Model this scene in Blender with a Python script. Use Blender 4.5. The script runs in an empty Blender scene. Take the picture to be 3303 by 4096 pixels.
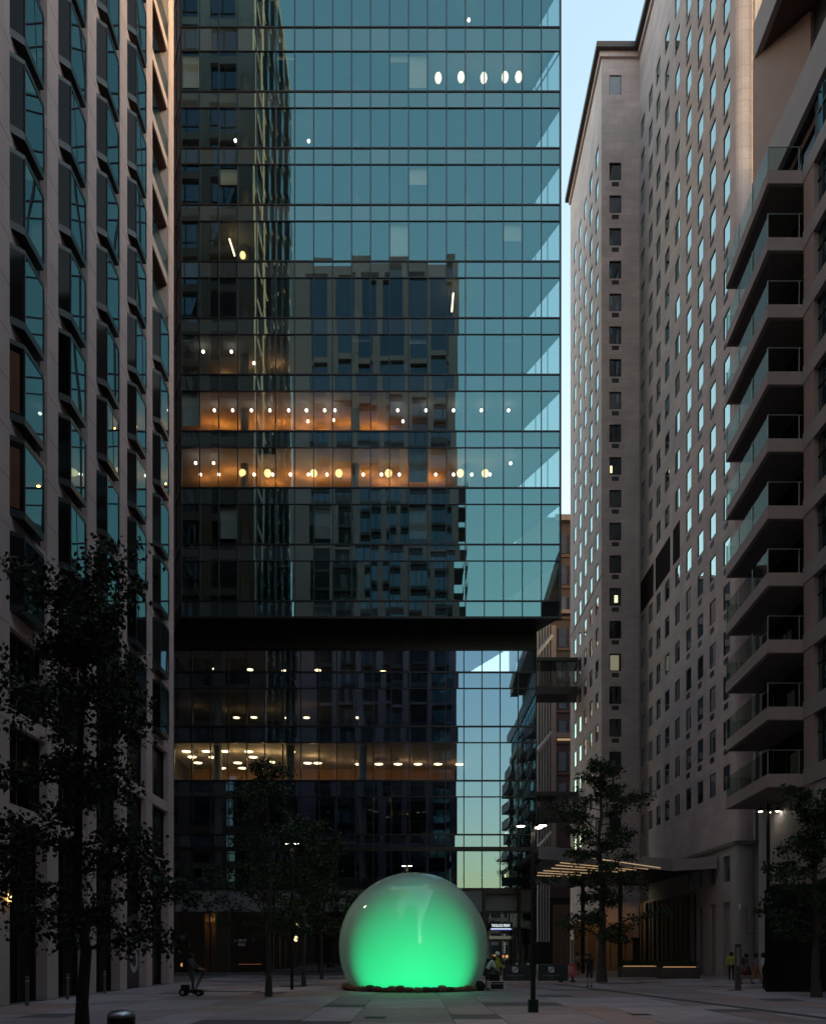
import bpy, bmesh, math, random
import numpy as np
from mathutils import Vector, Matrix, Euler

# ------------------------------------------------------------------ camera, sky, light, exposure
scene = bpy.context.scene
COL = scene.collection
R = math.radians
EYE = 1.78          # camera height (m)
F, CX, HY = 3300.0, 1651.0, 3806.0      # focal length, vertical axis and horizon of the photograph, in its pixels

cam_data = bpy.data.cameras.new('camera')
cam_data.sensor_fit = 'HORIZONTAL'
cam_data.sensor_width = 36.0
cam_data.lens = 36.0 * F / 3303.0
cam_data.shift_y = (HY - 2048.0) / 3303.0
cam_data.clip_start, cam_data.clip_end = 0.1, 3000.0
cam = bpy.data.objects.new('camera', cam_data)
COL.objects.link(cam)
cam.location = (0, 0, EYE)
cam.rotation_euler = (R(90), 0, 0)
scene.camera = cam

SUN_ELEV, SUN_AZ = R(12), R(100)          # low dusk sun, behind the camera on the right, hidden by the buildings
world = bpy.data.worlds.new('World')
scene.world = world
world.use_nodes = True
wn = world.node_tree.nodes
bg = wn['Background']
sky = wn.new('ShaderNodeTexSky')
sky.sky_type = 'NISHITA'
sky.sun_disc = False
sky.sun_elevation = SUN_ELEV
sky.sun_rotation = SUN_AZ
sky.air_density = 1.5
sky.dust_density = 1.0
sky.ozone_density = 0.4
world.node_tree.links.new(sky.outputs['Color'], bg.inputs['Color'])
bg.inputs['Strength'].default_value = 0.15

sun_data = bpy.data.lights.new('sun', 'SUN')
sun_data.energy = 0.03
sun_data.angle = R(12)
sun_data.color = (1.0, 0.86, 0.7)
sun = bpy.data.objects.new('sun', sun_data)
COL.objects.link(sun)
sd = Vector((math.sin(SUN_AZ) * math.cos(SUN_ELEV), math.cos(SUN_AZ) * math.cos(SUN_ELEV), math.sin(SUN_ELEV)))
sun.rotation_euler = sd.to_track_quat('Z', 'Y').to_euler()

vs = scene.view_settings
vs.view_transform = 'Standard'
vs.look = 'None'
vs.gamma = 1.0
vs.use_curve_mapping = False
vs.exposure = 2.0
cy = scene.cycles
cy.max_bounces = 7
cy.diffuse_bounces = 3
cy.glossy_bounces = 5
cy.transmission_bounces = 4
cy.transparent_max_bounces = 14
cy.sample_clamp_indirect = 4.0
cy.sample_clamp_direct = 30.0
cy.caustics_reflective = False
cy.caustics_refractive = False
cy.use_denoising = True

# ------------------------------------------------------------------ helpers
random.seed(7)
rng = np.random.default_rng(7)
W = {}                                    # world matrix of every object, used for parenting


def at(px, py, Y):
    """The world point at depth Y on the sight line through a pixel of the photograph."""
    return Vector(((px - CX) * Y / F, Y, EYE + (HY - py) * Y / F))


def X_(px, Y):
    return (px - CX) * Y / F


def Z_(py, Y):
    return EYE + (HY - py) * Y / F


def put(o, parent=None, mw=None):
    COL.objects.link(o)
    mw = mw or Matrix.Identity(4)
    o.matrix_basis = mw
    W[o] = mw
    if parent is not None:
        o.parent = parent
        o.matrix_parent_inverse = W[parent].inverted()
    return o


def thing(name, label, cat, loc=(0, 0, 0), rz=0.0, group=None):
    o = bpy.data.objects.new(name, None)
    o.empty_display_size = 0.2
    put(o, None, Matrix.Translation(Vector(loc)) @ Matrix.Rotation(rz, 4, 'Z'))
    return tag(o, label, cat, group)


def tag(o, label, cat, group=None):
    o['label'] = label
    o['category'] = cat
    if group:
        o['group'] = group
    return o


def kind(o, k):
    o['kind'] = k
    return o


class MB:
    """Collects geometry; build() links it as one mesh object."""

    def __init__(self):
        self.v, self.f, self.m = [], [], []

    def face(self, pts, mi=0):
        n = len(self.v)
        self.v.extend([tuple(p) for p in pts])
        self.f.append(tuple(range(n, n + len(pts))))
        self.m.append(mi)
        return self

    def poly(self, vs, fs, mi=0):
        n = len(self.v)
        self.v.extend([tuple(p) for p in vs])
        for f in fs:
            self.f.append(tuple(i + n for i in f))
            self.m.append(mi)
        return self

    def box(self, x0, x1, y0, y1, z0, z1, mi=0):
        x0, x1 = min(x0, x1), max(x0, x1)
        y0, y1 = min(y0, y1), max(y0, y1)
        z0, z1 = min(z0, z1), max(z0, z1)
        v = [(x0, y0, z0), (x1, y0, z0), (x1, y1, z0), (x0, y1, z0), (x0, y0, z1), (x1, y0, z1), (x1, y1, z1), (x0, y1, z1)]
        return self.poly(v, [(3, 2, 1, 0), (4, 5, 6, 7), (0, 1, 5, 4), (1, 2, 6, 5), (2, 3, 7, 6), (3, 0, 4, 7)], mi)

    def prism(self, pts, z0, z1, mi=0):
        """pts: plan outline, counter-clockwise from above."""
        n = len(pts)
        v = [(p[0], p[1], z0) for p in pts] + [(p[0], p[1], z1) for p in pts]
        fs = [tuple(range(n - 1, -1, -1)), tuple(range(n, 2 * n))]
        for i in range(n):
            j = (i + 1) % n
            fs.append((i, j, n + j, n + i))
        return self.poly(v, fs, mi)

    def tube(self, p0, p1, r0, r1=None, n=8, mi=0, caps=True):
        r1 = r0 if r1 is None else r1
        p0, p1 = Vector(p0), Vector(p1)
        d = p1 - p0
        q = d.to_track_quat('Z', 'Y')
        a = [q @ Vector((math.cos(2 * math.pi * i / n), math.sin(2 * math.pi * i / n), 0)) for i in range(n)]
        v = [p0 + u * r0 for u in a] + [p1 + u * r1 for u in a]
        fs = [(i, (i + 1) % n, n + (i + 1) % n, n + i) for i in range(n)]
        if caps:
            fs += [tuple(range(n - 1, -1, -1)), tuple(range(n, 2 * n))]
        return self.poly(v, fs, mi)

    def lathe(self, prof, c=(0, 0, 0), n=24, mi=0):
        """prof: (r, z) from bottom to top."""
        v, fs = [], []
        for r, z in prof:
            for i in range(n):
                a = 2 * math.pi * i / n
                v.append((c[0] + r * math.cos(a), c[1] + r * math.sin(a), c[2] + z))
        for k in range(len(prof) - 1):
            for i in range(n):
                j = (i + 1) % n
                fs.append((k * n + i, k * n + j, (k + 1) * n + j, (k + 1) * n + i))
        if prof[0][0] > 1e-6:
            fs.append(tuple(range(n - 1, -1, -1)))
        if prof[-1][0] > 1e-6:
            fs.append(tuple(range((len(prof) - 1) * n, len(prof) * n)))
        return self.poly(v, fs, mi)

    def mesh(self, name, mats, smooth=False):
        me = bpy.data.meshes.new(name)
        me.from_pydata(self.v, [], self.f)
        for m in (mats if isinstance(mats, (list, tuple)) else [mats]):
            me.materials.append(m)
        if any(self.m):
            me.polygons.foreach_set('material_index', self.m)
        if smooth:
            me.polygons.foreach_set('use_smooth', [True] * len(me.polygons))
        me.update()
        return me

    def build(self, name, mats, parent=None, mw=None, smooth=False, local=False):
        o = bpy.data.objects.new(name, self.mesh(name, mats, smooth))
        if local and parent is not None:
            mw = W[parent] @ (mw or Matrix.Identity(4))
        return put(o, parent, mw)


def inst(name, me, parent, mw, local=False):
    o = bpy.data.objects.new(name, me)
    if local and parent is not None:
        mw = W[parent] @ mw
    return put(o, parent, mw)


def T(x, y, z):
    return Matrix.Translation((x, y, z))


def copy_tree(root, loc, rz=0.0):
    """A copy of a thing together with its parts and their sub-parts."""
    mw = Matrix.Translation(Vector(loc)) @ Matrix.Rotation(rz, 4, 'Z')
    rel = mw @ W[root].inverted()
    c = root.copy()
    put(c, None, mw)
    for ch in [o for o in list(W) if o.parent == root]:
        d = ch.copy()
        d.parent = None
        put(d, c, rel @ W[ch])
        for g in [o for o in list(W) if o.parent == ch]:
            e = g.copy()
            e.parent = None
            put(e, d, rel @ W[g])
    return c


def holed(mb, us, vs, hole, P, N, depth, mi=0, back=None):
    """A wall sheet over the grid us x vs; hole(i, j) cells become openings with reveals along N*depth."""
    N = Vector(N)
    for i in range(len(us) - 1):
        for j in range(len(vs) - 1):
            q = [P(us[i], vs[j]), P(us[i + 1], vs[j]), P(us[i + 1], vs[j + 1]), P(us[i], vs[j + 1])]
            if hole(i, j):
                b = [p + N * depth for p in q]
                for a in range(4):
                    c = (a + 1) % 4
                    mb.face([q[a], q[c], b[c], b[a]], 0 if callable(mi) else mi)
                if back is not None:
                    mb.face(b, back)
            else:
                mb.face(q, mi(i, j) if callable(mi) else mi)


# ------------------------------------------------------------------ materials
def base_mat(name):
    m = bpy.data.materials.new(name)
    m.use_nodes = True
    nt = m.node_tree
    return m, nt, nt.nodes, nt.links, nt.nodes['Principled BSDF']


def paving(name, col):
    """Stone paving: broad tonal drift, stains and small dark spots."""
    m = solid(name, col, 0.68, var=0.2, scale=1.3, bump=0.25, bscale=30, objvar=0.12)
    N, L = m.node_tree.nodes, m.node_tree.links
    p = N['Principled BSDF']
    src = p.inputs['Base Color'].links[0].from_socket
    geo = N.new('ShaderNodeNewGeometry')
    fac = None
    for sc, lo, hi, dark in ((0.35, 0.45, 0.75, 0.72), (7.0, 0.62, 0.70, 0.62)):
        nz = N.new('ShaderNodeTexNoise')
        nz.inputs['Scale'].default_value = sc
        nz.inputs['Detail'].default_value = 6
        L.new(geo.outputs['Position'], nz.inputs['Vector'])
        mr = N.new('ShaderNodeMapRange')
        mr.inputs['From Min'].default_value, mr.inputs['From Max'].default_value = lo, hi
        mr.inputs['To Min'].default_value, mr.inputs['To Max'].default_value = 1.0, dark
        L.new(nz.outputs['Fac'], mr.inputs['Value'])
        vm = N.new('ShaderNodeVectorMath')
        vm.operation = 'SCALE'
        L.new(src, vm.inputs[0])
        L.new(mr.outputs['Result'], vm.inputs['Scale'])
        src = vm.outputs['Vector']
    L.new(src, p.inputs['Base Color'])
    return m


def solid(name, col, rough=0.6, metal=0.0, var=0.12, scale=3.0, bump=0.0, bscale=40.0, spec=0.5, objvar=0.0, streak=0.0):
    """Plain coloured stuff with soft mottling, optional grain and per-object variation."""
    m, nt, N, L, p = base_mat(name)
    p.inputs['Roughness'].default_value = rough
    p.inputs['Metallic'].default_value = metal
    p.inputs['Specular IOR Level'].default_value = spec
    tc = N.new('ShaderNodeTexCoord')
    geo = N.new('ShaderNodeNewGeometry')
    nz = N.new('ShaderNodeTexNoise')
    nz.inputs['Scale'].default_value = scale
    nz.inputs['Detail'].default_value = 5.0
    nz.inputs['Roughness'].default_value = 0.62
    if streak:
        mp = N.new('ShaderNodeMapping')
        mp.inputs['Scale'].default_value = (1, 1, streak)
        L.new(geo.outputs['Position'], mp.inputs['Vector'])
        L.new(mp.outputs['Vector'], nz.inputs['Vector'])
    else:
        L.new(geo.outputs['Position'], nz.inputs['Vector'])
    mr = N.new('ShaderNodeMapRange')
    mr.inputs['From Min'].default_value, mr.inputs['From Max'].default_value = 0.25, 0.75
    mr.inputs['To Min'].default_value, mr.inputs['To Max'].default_value = 1 - var, 1 + var
    L.new(nz.outputs['Fac'], mr.inputs['Value'])
    fac = mr.outputs['Result']
    if objvar:
        oi = N.new('ShaderNodeObjectInfo')
        m2 = N.new('ShaderNodeMapRange')
        m2.inputs['To Min'].default_value, m2.inputs['To Max'].default_value = 1 - objvar, 1 + objvar
        L.new(oi.outputs['Random'], m2.inputs['Value'])
        mm = N.new('ShaderNodeMath')
        mm.operation = 'MULTIPLY'
        L.new(fac, mm.inputs[0])
        L.new(m2.outputs['Result'], mm.inputs[1])
        fac = mm.outputs['Value']
    vm = N.new('ShaderNodeVectorMath')
    vm.operation = 'SCALE'
    vm.inputs[0].default_value = col
    L.new(fac, vm.inputs['Scale'])
    L.new(vm.outputs['Vector'], p.inputs['Base Color'])
    if bump:
        n2 = N.new('ShaderNodeTexNoise')
        n2.inputs['Scale'].default_value = bscale
        n2.inputs['Detail'].default_value = 4.0
        L.new(geo.outputs['Position'], n2.inputs['Vector'])
        b = N.new('ShaderNodeBump')
        b.inputs['Strength'].default_value = bump
        b.inputs['Distance'].default_value = 0.02
        L.new(n2.outputs['Fac'], b.inputs['Height'])
        L.new(b.outputs['Normal'], p.inputs['Normal'])
    return m


def glass(name, tint, inner, f0, ior=1.5, rough=0.004, see=True, objvar=0.0, curtain=0.0):
    """Coated facade glass: mirror coat of strength f0 rising by Fresnel, over clear (see) or dark body."""
    m, nt, N, L, p = base_mat(name)
    N.remove(p)
    out = N['Material Output']
    g = N.new('ShaderNodeBsdfGlossy')
    g.inputs['Color'].default_value = (*tint, 1)
    g.inputs['Roughness'].default_value = rough
    if see:
        t = N.new('ShaderNodeBsdfTransparent')
    else:
        t = N.new('ShaderNodeBsdfDiffuse')
    t.inputs['Color'].default_value = (*inner, 1)
    if objvar and not see:
        oi = N.new('ShaderNodeObjectInfo')
        rp = N.new('ShaderNodeValToRGB')          # most rooms dark, some with blinds or curtains drawn
        rp.color_ramp.interpolation = 'CONSTANT'
        el = rp.color_ramp.elements
        el[0].color = (*[q * (1 - objvar) for q in inner], 1)
        el[1].position = 0.35
        el[1].color = (*inner, 1)
        for ps_, mul in ((0.6, 1 + objvar), (0.78, 1 + 6 * objvar * curtain), (0.9, 1 + 16 * objvar * curtain)):
            nw = el.new(ps_)
            nw.color = (*[min(0.6, q * mul) for q in inner], 1)
        L.new(oi.outputs['Random'], rp.inputs['Fac'])
        L.new(rp.outputs['Color'], t.inputs['Color'])
    fr = N.new('ShaderNodeFresnel')
    ge = N.new('ShaderNodeNewGeometry')           # thin sheet: the same from both sides
    io = N.new('ShaderNodeMath')
    io.operation = 'MULTIPLY_ADD'
    io.inputs[1].default_value = 1 / ior - ior
    io.inputs[2].default_value = ior
    L.new(ge.outputs['Backfacing'], io.inputs[0])
    L.new(io.outputs['Value'], fr.inputs['IOR'])
    ma = N.new('ShaderNodeMath')
    ma.operation = 'MULTIPLY_ADD'
    ma.inputs[1].default_value = 1 - f0
    ma.inputs[2].default_value = f0
    ma.use_clamp = True
    L.new(fr.outputs['Fac'], ma.inputs[0])
    mx = N.new('ShaderNodeMixShader')
    L.new(ma.outputs['Value'], mx.inputs['Fac'])
    L.new(t.outputs[0], mx.inputs[1])
    L.new(g.outputs[0], mx.inputs[2])
    L.new(mx.outputs[0], out.inputs['Surface'])
    return m


def emit(name, col, strength):
    m, nt, N, L, p = base_mat(name)
    p.inputs['Base Color'].default_value = (0.8, 0.8, 0.8, 1)
    p.inputs['Emission Color'].default_value = (*col, 1)
    p.inputs['Emission Strength'].default_value = strength * 0.28
    return m


M = {}
M['stone_left'] = solid('pale_pink_stone', (0.61, 0.46, 0.435), 0.75, var=0.1, scale=0.8, bump=0.15, bscale=25, streak=0.25)
M['stone_hotel'] = solid('portland_stone', (0.60, 0.47, 0.455), 0.8, var=0.2, scale=0.45, bump=0.2, bscale=14, streak=1.4)
M['stone_right'] = solid('brown_grey_cladding', (0.36, 0.28, 0.265), 0.7, var=0.08, scale=1.2, bump=0.1, bscale=30)
M['fascia'] = solid('painted_fascia', (0.36, 0.32, 0.315), 0.6, var=0.07, scale=1.5)
M['soffit_brown'] = solid('brown_soffit_boards', (0.13, 0.07, 0.055), 0.7, var=0.15, scale=2.0)
M['stone_back'] = solid('grey_stone_piers', (0.31, 0.20, 0.22), 0.75, var=0.08, scale=0.6)
M['dark_metal'] = solid('dark_bronze_metal', (0.035, 0.03, 0.03), 0.4, 0.6, var=0.1, scale=4)
M['frame_dark'] = solid('black_window_frame', (0.02, 0.019, 0.02), 0.35, 0.3, var=0.1)
M['mullion'] = solid('anthracite_mullion', (0.022, 0.02, 0.024), 0.35, 0.5, var=0.1)
M['soffit_dark'] = solid('dark_soffit_panel', (0.03, 0.028, 0.03), 0.5, var=0.1)
M['black_paint'] = solid('black_lamp_paint', (0.012, 0.011, 0.012), 0.6, 0.0, var=0.1, spec=0.25)
M['white_paint'] = solid('white_paint', (0.72, 0.70, 0.66), 0.5, var=0.06)
M['pipe'] = solid('pale_grey_pipe', (0.42, 0.40, 0.39), 0.5, var=0.08)
M['steel'] = solid('brushed_steel', (0.45, 0.45, 0.46), 0.3, 0.9, var=0.08)
M['galv'] = solid('galvanised_tube', (0.32, 0.33, 0.32), 0.4, 0.8, var=0.1)
M['slab_grey'] = solid('interior_ceiling', (0.32, 0.32, 0.33), 0.8, var=0.05)
M['slab_edge'] = solid('spandrel_backing', (0.06, 0.065, 0.075), 0.7, var=0.15, scale=0.7)
M['core_grey'] = solid('interior_core_wall', (0.17, 0.16, 0.16), 0.8, var=0.25, scale=0.5)
M['core_warm'] = solid('interior_timber_wall', (0.33, 0.2, 0.12), 0.7, var=0.25, scale=0.8)
M['desk'] = solid('dark_desk', (0.04, 0.035, 0.035), 0.6)
M['blind'] = solid('roller_blind', (0.5, 0.52, 0.5), 0.9, var=0.05)
M['glass_tower'] = glass('tower_glass', (0.38, 0.76, 0.79), (0.60, 0.66, 0.68), 0.20, 1.5)
M['glass_spandrel'] = glass('tower_spandrel_glass', (0.38, 0.76, 0.79), (0.035, 0.042, 0.05), 0.20, 1.5, see=False, objvar=0.25)
M['glass_podium'] = glass('podium_glass', (0.44, 0.72, 1.0), (0.60, 0.66, 0.68), 0.21, 1.5)
M['glass_podium_spandrel'] = glass('podium_spandrel_glass', (0.44, 0.72, 1.0), (0.03, 0.035, 0.042), 0.21, 1.5, see=False, objvar=0.25)
M['glass_side'] = glass('tower_side_glass', (0.5, 0.7, 0.75), (0.58, 0.74, 0.74), 0.05, 1.45)
M['glass_shop'] = glass('shopfront_glass', (0.75, 0.9, 0.95), (0.6, 0.6, 0.58), 0.10, 1.5)
M['glass_left'] = glass('bay_window_glass', (0.66, 0.86, 0.9), (0.022, 0.024, 0.026), 0.17, 1.5, see=False, objvar=0.5)
M['glass_left_dark'] = glass('bay_window_return_glass', (0.5, 0.55, 0.58), (0.012, 0.010, 0.010), 0.0, 1.25, rough=0.05, see=False, objvar=0.6, curtain=0.15)
M['glass_hotel'] = glass('hotel_glass', (0.78, 1.0, 0.96), (0.018, 0.018, 0.022), 0.36, 1.75, rough=0.006, see=False, objvar=0.6, curtain=0.8)
M['glass_back'] = glass('far_window_glass', (0.55, 0.68, 0.9), (0.02, 0.022, 0.03), 0.13, 1.5, see=False, objvar=0.9, curtain=0.4)
M['glass_rail'] = glass('balustrade_glass', (0.26, 0.29, 0.28), (0.78, 0.84, 0.80), 0.0, 1.2)
M['glass_right'] = glass('facade_glass', (0.55, 0.85, 0.95), (0.02, 0.024, 0.026), 0.3, 1.6, see=False, objvar=0.4)
M['warm_lamp'] = emit('warm_lamp_glow', (1.0, 0.72, 0.36), 7.0)
M['white_lamp'] = emit('white_lamp_glow', (1.0, 0.86, 0.66), 9.0)
M['globe_lamp'] = emit('globe_lamp_glow', (1.0, 0.66, 0.24), 2.6)
M['orange_lamp'] = emit('orange_panel_glow', (1.0, 0.47, 0.14), 2.2)
M['led_strip'] = emit('warm_led_strip', (1.0, 0.66, 0.34), 0.42)
M['sign_white'] = emit('sign_letter_glow', (0.85, 0.95, 1.0), 1.1)
M['sign_blue'] = emit('sign_halo_glow', (0.12, 0.16, 1.0), 0.6)
M['sky_dim'] = None

def coursed(m, bw, bh, mortar, dark):
    """Thin darker joints of ashlar blocks over an existing stone colour."""
    N, L = m.node_tree.nodes, m.node_tree.links
    p = N['Principled BSDF']
    src = p.inputs['Base Color'].links[0].from_socket
    geo, sep, add, cmb = N.new('ShaderNodeNewGeometry'), N.new('ShaderNodeSeparateXYZ'), N.new('ShaderNodeMath'), N.new('ShaderNodeCombineXYZ')
    L.new(geo.outputs['Position'], sep.inputs[0])
    L.new(sep.outputs['X'], add.inputs[0])
    L.new(sep.outputs['Y'], add.inputs[1])
    L.new(add.outputs[0], cmb.inputs['X'])
    L.new(sep.outputs['Z'], cmb.inputs['Y'])
    br = N.new('ShaderNodeTexBrick')
    br.inputs['Scale'].default_value = 1.0
    br.inputs['Brick Width'].default_value, br.inputs['Row Height'].default_value = bw, bh
    br.inputs['Mortar Size'].default_value, br.inputs['Mortar Smooth'].default_value = mortar, 0.4
    br.inputs['Color1'].default_value, br.inputs['Color2'].default_value = (0.93, 0.93, 0.93, 1), (1.05, 1.04, 1.03, 1)
    br.inputs['Mortar'].default_value = (dark, dark, dark, 1)
    L.new(cmb.outputs[0], br.inputs['Vector'])
    vm = N.new('ShaderNodeVectorMath')
    vm.operation = 'MULTIPLY'
    L.new(src, vm.inputs[0])
    L.new(br.outputs['Color'], vm.inputs[1])
    L.new(vm.outputs['Vector'], p.inputs['Base Color'])


coursed(M['stone_hotel'], 1.5, 0.75, 0.018, 0.72)
coursed(M['stone_left'], 1.8, 1.6, 0.01, 0.7)

# ------------------------------------------------------------------ ground
SEMI = {}
g = MB()
g.face([(-700, -500, -0.014), (700, -500, -0.014), (700, 900, -0.014), (-700, 900, -0.014)])
ground = kind(g.build('ground', solid('joint_mortar', (0.10, 0.09, 0.09), 0.9, var=0.2, scale=1.5)), 'structure')

PAVE = [
    paving('paving_light_grey', (0.38, 0.305, 0.33)),
    paving('paving_mid_grey', (0.29, 0.23, 0.24)),
    paving('paving_rose', (0.33, 0.22, 0.205)),
    paving('paving_charcoal', (0.11, 0.088, 0.095)),
]
plaza = MB()
plaza.box(-18.5, 30.5, 60.6, 140, -0.012, 0.0)
plaza = kind(plaza.build('pavement', PAVE[1]), 'structure')
lanes, x = [], -13.25
w_ = 0
while x < 24:
    w = (2.6, 1.3)[w_ % 2]
    lanes.append((x, min(x + w, 24.4)))
    x += w
    w_ += 1
rp = random.Random(21)
unit = {}
for k in range(4):
    b = MB()
    b.box(0.006, 0.994, 0.006, 0.994, -0.06, 0.0)
    unit[k] = b.mesh('paving_slab', PAVE[k])
prev = []
for li, (xa, xb) in enumerate(lanes):
    y = 15.5 + rp.uniform(-1.5, 0.5)
    last = 0
    while y < 60.5:
        ln = rp.choice((1.6, 2.2, 3.4, 4.6, 5.2))
        yb = min(y + ln, 60.55)
        if 60.55 - yb < 0.8:
            yb = 60.55
        if xb - xa < 1.5:
            k = rp.choices((0, 1, 2, 3), (3, 2, 2, 3))[0]
        else:
            k = rp.choices((0, 1, 2, 3), (5, 3, 2, 1))[0]
        if k == 3 and last == 3:
            k = 0
        if k == 3:
            yb = min(y + rp.choice((1.3, 1.6, 2.0)), 60.55)
        last = k
        inst('paving_slab', unit[k], ground, T(xa, y, 0) @ Matrix.Diagonal((xb - xa, yb - y, 1, 1)))
        y = yb

# drainage channel that crosses the paving on the right
dc = MB()
p0, p1 = Vector((7.7, 44.5)), Vector((11.6, 17.0))
d = (p1 - p0).normalized()
nrm = Vector((-d.y, d.x)) * 0.2
dc.prism([p0 + nrm, p0 - nrm, p1 - nrm, p1 + nrm][::-1], 0.001, 0.006)
kind(dc.build('drainage_channel', solid('channel_grate', (0.07, 0.055, 0.055), 0.6, 0.3, var=0.2, scale=6)), 'structure')

for (px, py, lab) in ((2862, 3948, 'small square drain cover in the paving before the hotel'), (1500, 4072, 'round-cornered steel cover set in the paving in the foreground'), (2560, 4060, 'steel access cover beside the drainage channel')):
    Y = EYE * F / (py - HY)
    b = MB()
    b.box(-0.3, 0.3, -0.3, 0.3, 0.0005, 0.004)
    for q in range(6):
        b.box(-0.26, 0.26, -0.26 + q * 0.09, -0.21 + q * 0.09, 0.0041, 0.007)
    o = b.build('drain_cover', solid('cast_iron', (0.06, 0.052, 0.05), 0.55, 0.5), None, T(X_(px, Y), Y, 0))
    tag(o, lab, 'drain cover')

# ------------------------------------------------------------------ glass tower
YT = 57.5
ST = F / YT
XL, XR = X_(723, YT), X_(2240, YT)
SH = -0.49                                # plan lean of the side walls
DEP = 24.0
MOD = (XR - XL) / 20.0
Z0 = Z_(2471, YT)
ZT = [Z_(2405, YT) + 3.949 * k for k in range(10)]
ZT.append(Z_(108, YT))                    # the tall spandrel of a plant floor lies below this line
for k in range(4):
    ZT.append(ZT[-1] + 3.949)
ZTOP = ZT[-1] + 1.2
tower = thing('glass_tower', 'tall blue glass office tower overhanging its dark glass podium', 'building', ((XL + XR) / 2, YT, 0))


def para(inset=0.0, y0=YT, dep=DEP, xl=XL, xr=XR):
    ya, yb = y0 + inset, y0 + dep - inset
    f = lambda x, y: (x + SH * (y - y0), y)
    return [f(xl + inset, ya), f(xr - inset, ya), f(xr - inset, yb), f(xl + inset, yb)]


def pane_mesh(name, w, h, sx, sy, mat, n=4):
    """A glazing unit seen from -Y, its sheet bowed by a millimetre or so."""
    b = MB()
    vsx = []
    for j in range(n + 1):
        for i in range(n + 1):
            u, v = i / n - 0.5, j / n - 0.5
            vsx.append((u * w, sx * (4 * u * u - 1) + sy * (4 * v * v - 1), v * h))
    fs = [(j * (n + 1) + i, j * (n + 1) + i + 1, (j + 1) * (n + 1) + i + 1, (j + 1) * (n + 1) + i) for j in range(n) for i in range(n)]
    b.poly(vsx, fs)
    return b.mesh(name, mat, smooth=True)


def pane_set(name, w, h, mat, amp=0.0013, n=6, seed=1):
    r = random.Random(seed)
    return [pane_mesh(name, w, h, r.uniform(-amp, amp), r.uniform(-amp, amp) * h / w, mat) for _ in range(n)]


def tilt(r, amp=0.0025):
    return Matrix.Rotation(r.gauss(0, amp), 4, 'X') @ Matrix.Rotation(r.gauss(0, amp), 4, 'Z')


rt = random.Random(5)
GAP = 0.012
pm = {}
for key, h in (('vis', 2.80), ('sp', 1.149), ('sp0', ZT[0] - Z0), ('sp10', ZT[10] - ZT[9] - 2.80)):
    see = key == 'vis'
    pm[key] = pane_set('glass_pane' if see else 'spandrel_panel', MOD - GAP, h - GAP, M['glass_tower'] if see else M['glass_spandrel'], seed=len(key))
rows = [('sp0', Z0, ZT[0])]
for k in range(11):
    rows.append(('vis', ZT[k], ZT[k] + 2.80))
    rows.append(('sp10' if k == 9 else 'sp', ZT[k] + 2.80, ZT[k + 1]))
for key, za, zb in rows:
    for c in range(20):
        me = rt.choice(pm[key])
        inst(me.name.split('.')[0], me, tower, T(XL + (c + 0.5) * MOD, YT, (za + zb) / 2) @ tilt(rt))
# the storeys above the picture: one sheet each
for k in range(11, 14):
    b = MB()
    b.face([(XL, YT, ZT[k]), (XR, YT, ZT[k]), (XR, YT, ZT[k] + 2.8), (XL, YT, ZT[k] + 2.8)])
    b.build('window_band', M['glass_tower'], tower)
    b = MB()
    b.face([(XL, YT, ZT[k] + 2.8), (XR, YT, ZT[k] + 2.8), (XR, YT, ZT[k] + 3.949), (XL, YT, ZT[k] + 3.949)])
    b.build('spandrel_band', M['glass_spandrel'], tower)
for c in range(21):
    xx = XL + c * MOD
    b = MB()
    hw = 0.033 if c not in (0, 20) else 0.07
    b.box(xx - hw, xx + hw, YT - 0.05, YT + 0.035, Z0, ZTOP)
    b.build('mullion', M['mullion'], tower)
for k in range(15):
    for z, hh in ((ZT[k], 0.045), (ZT[k] + 2.80, 0.026)):
        b = MB()
        b.box(XL - 0.02, XR + 0.02, YT - 0.053, YT + 0.03, z - hh, z + hh)
        b.build('transom', M['mullion'], tower)
b = MB()
b.box(XL - 0.08, XR + 0.08, YT - 0.09, YT + 0.3, Z0 - 0.09, Z0 + 0.06)
b.build('base_trim', M['mullion'], tower)
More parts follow.
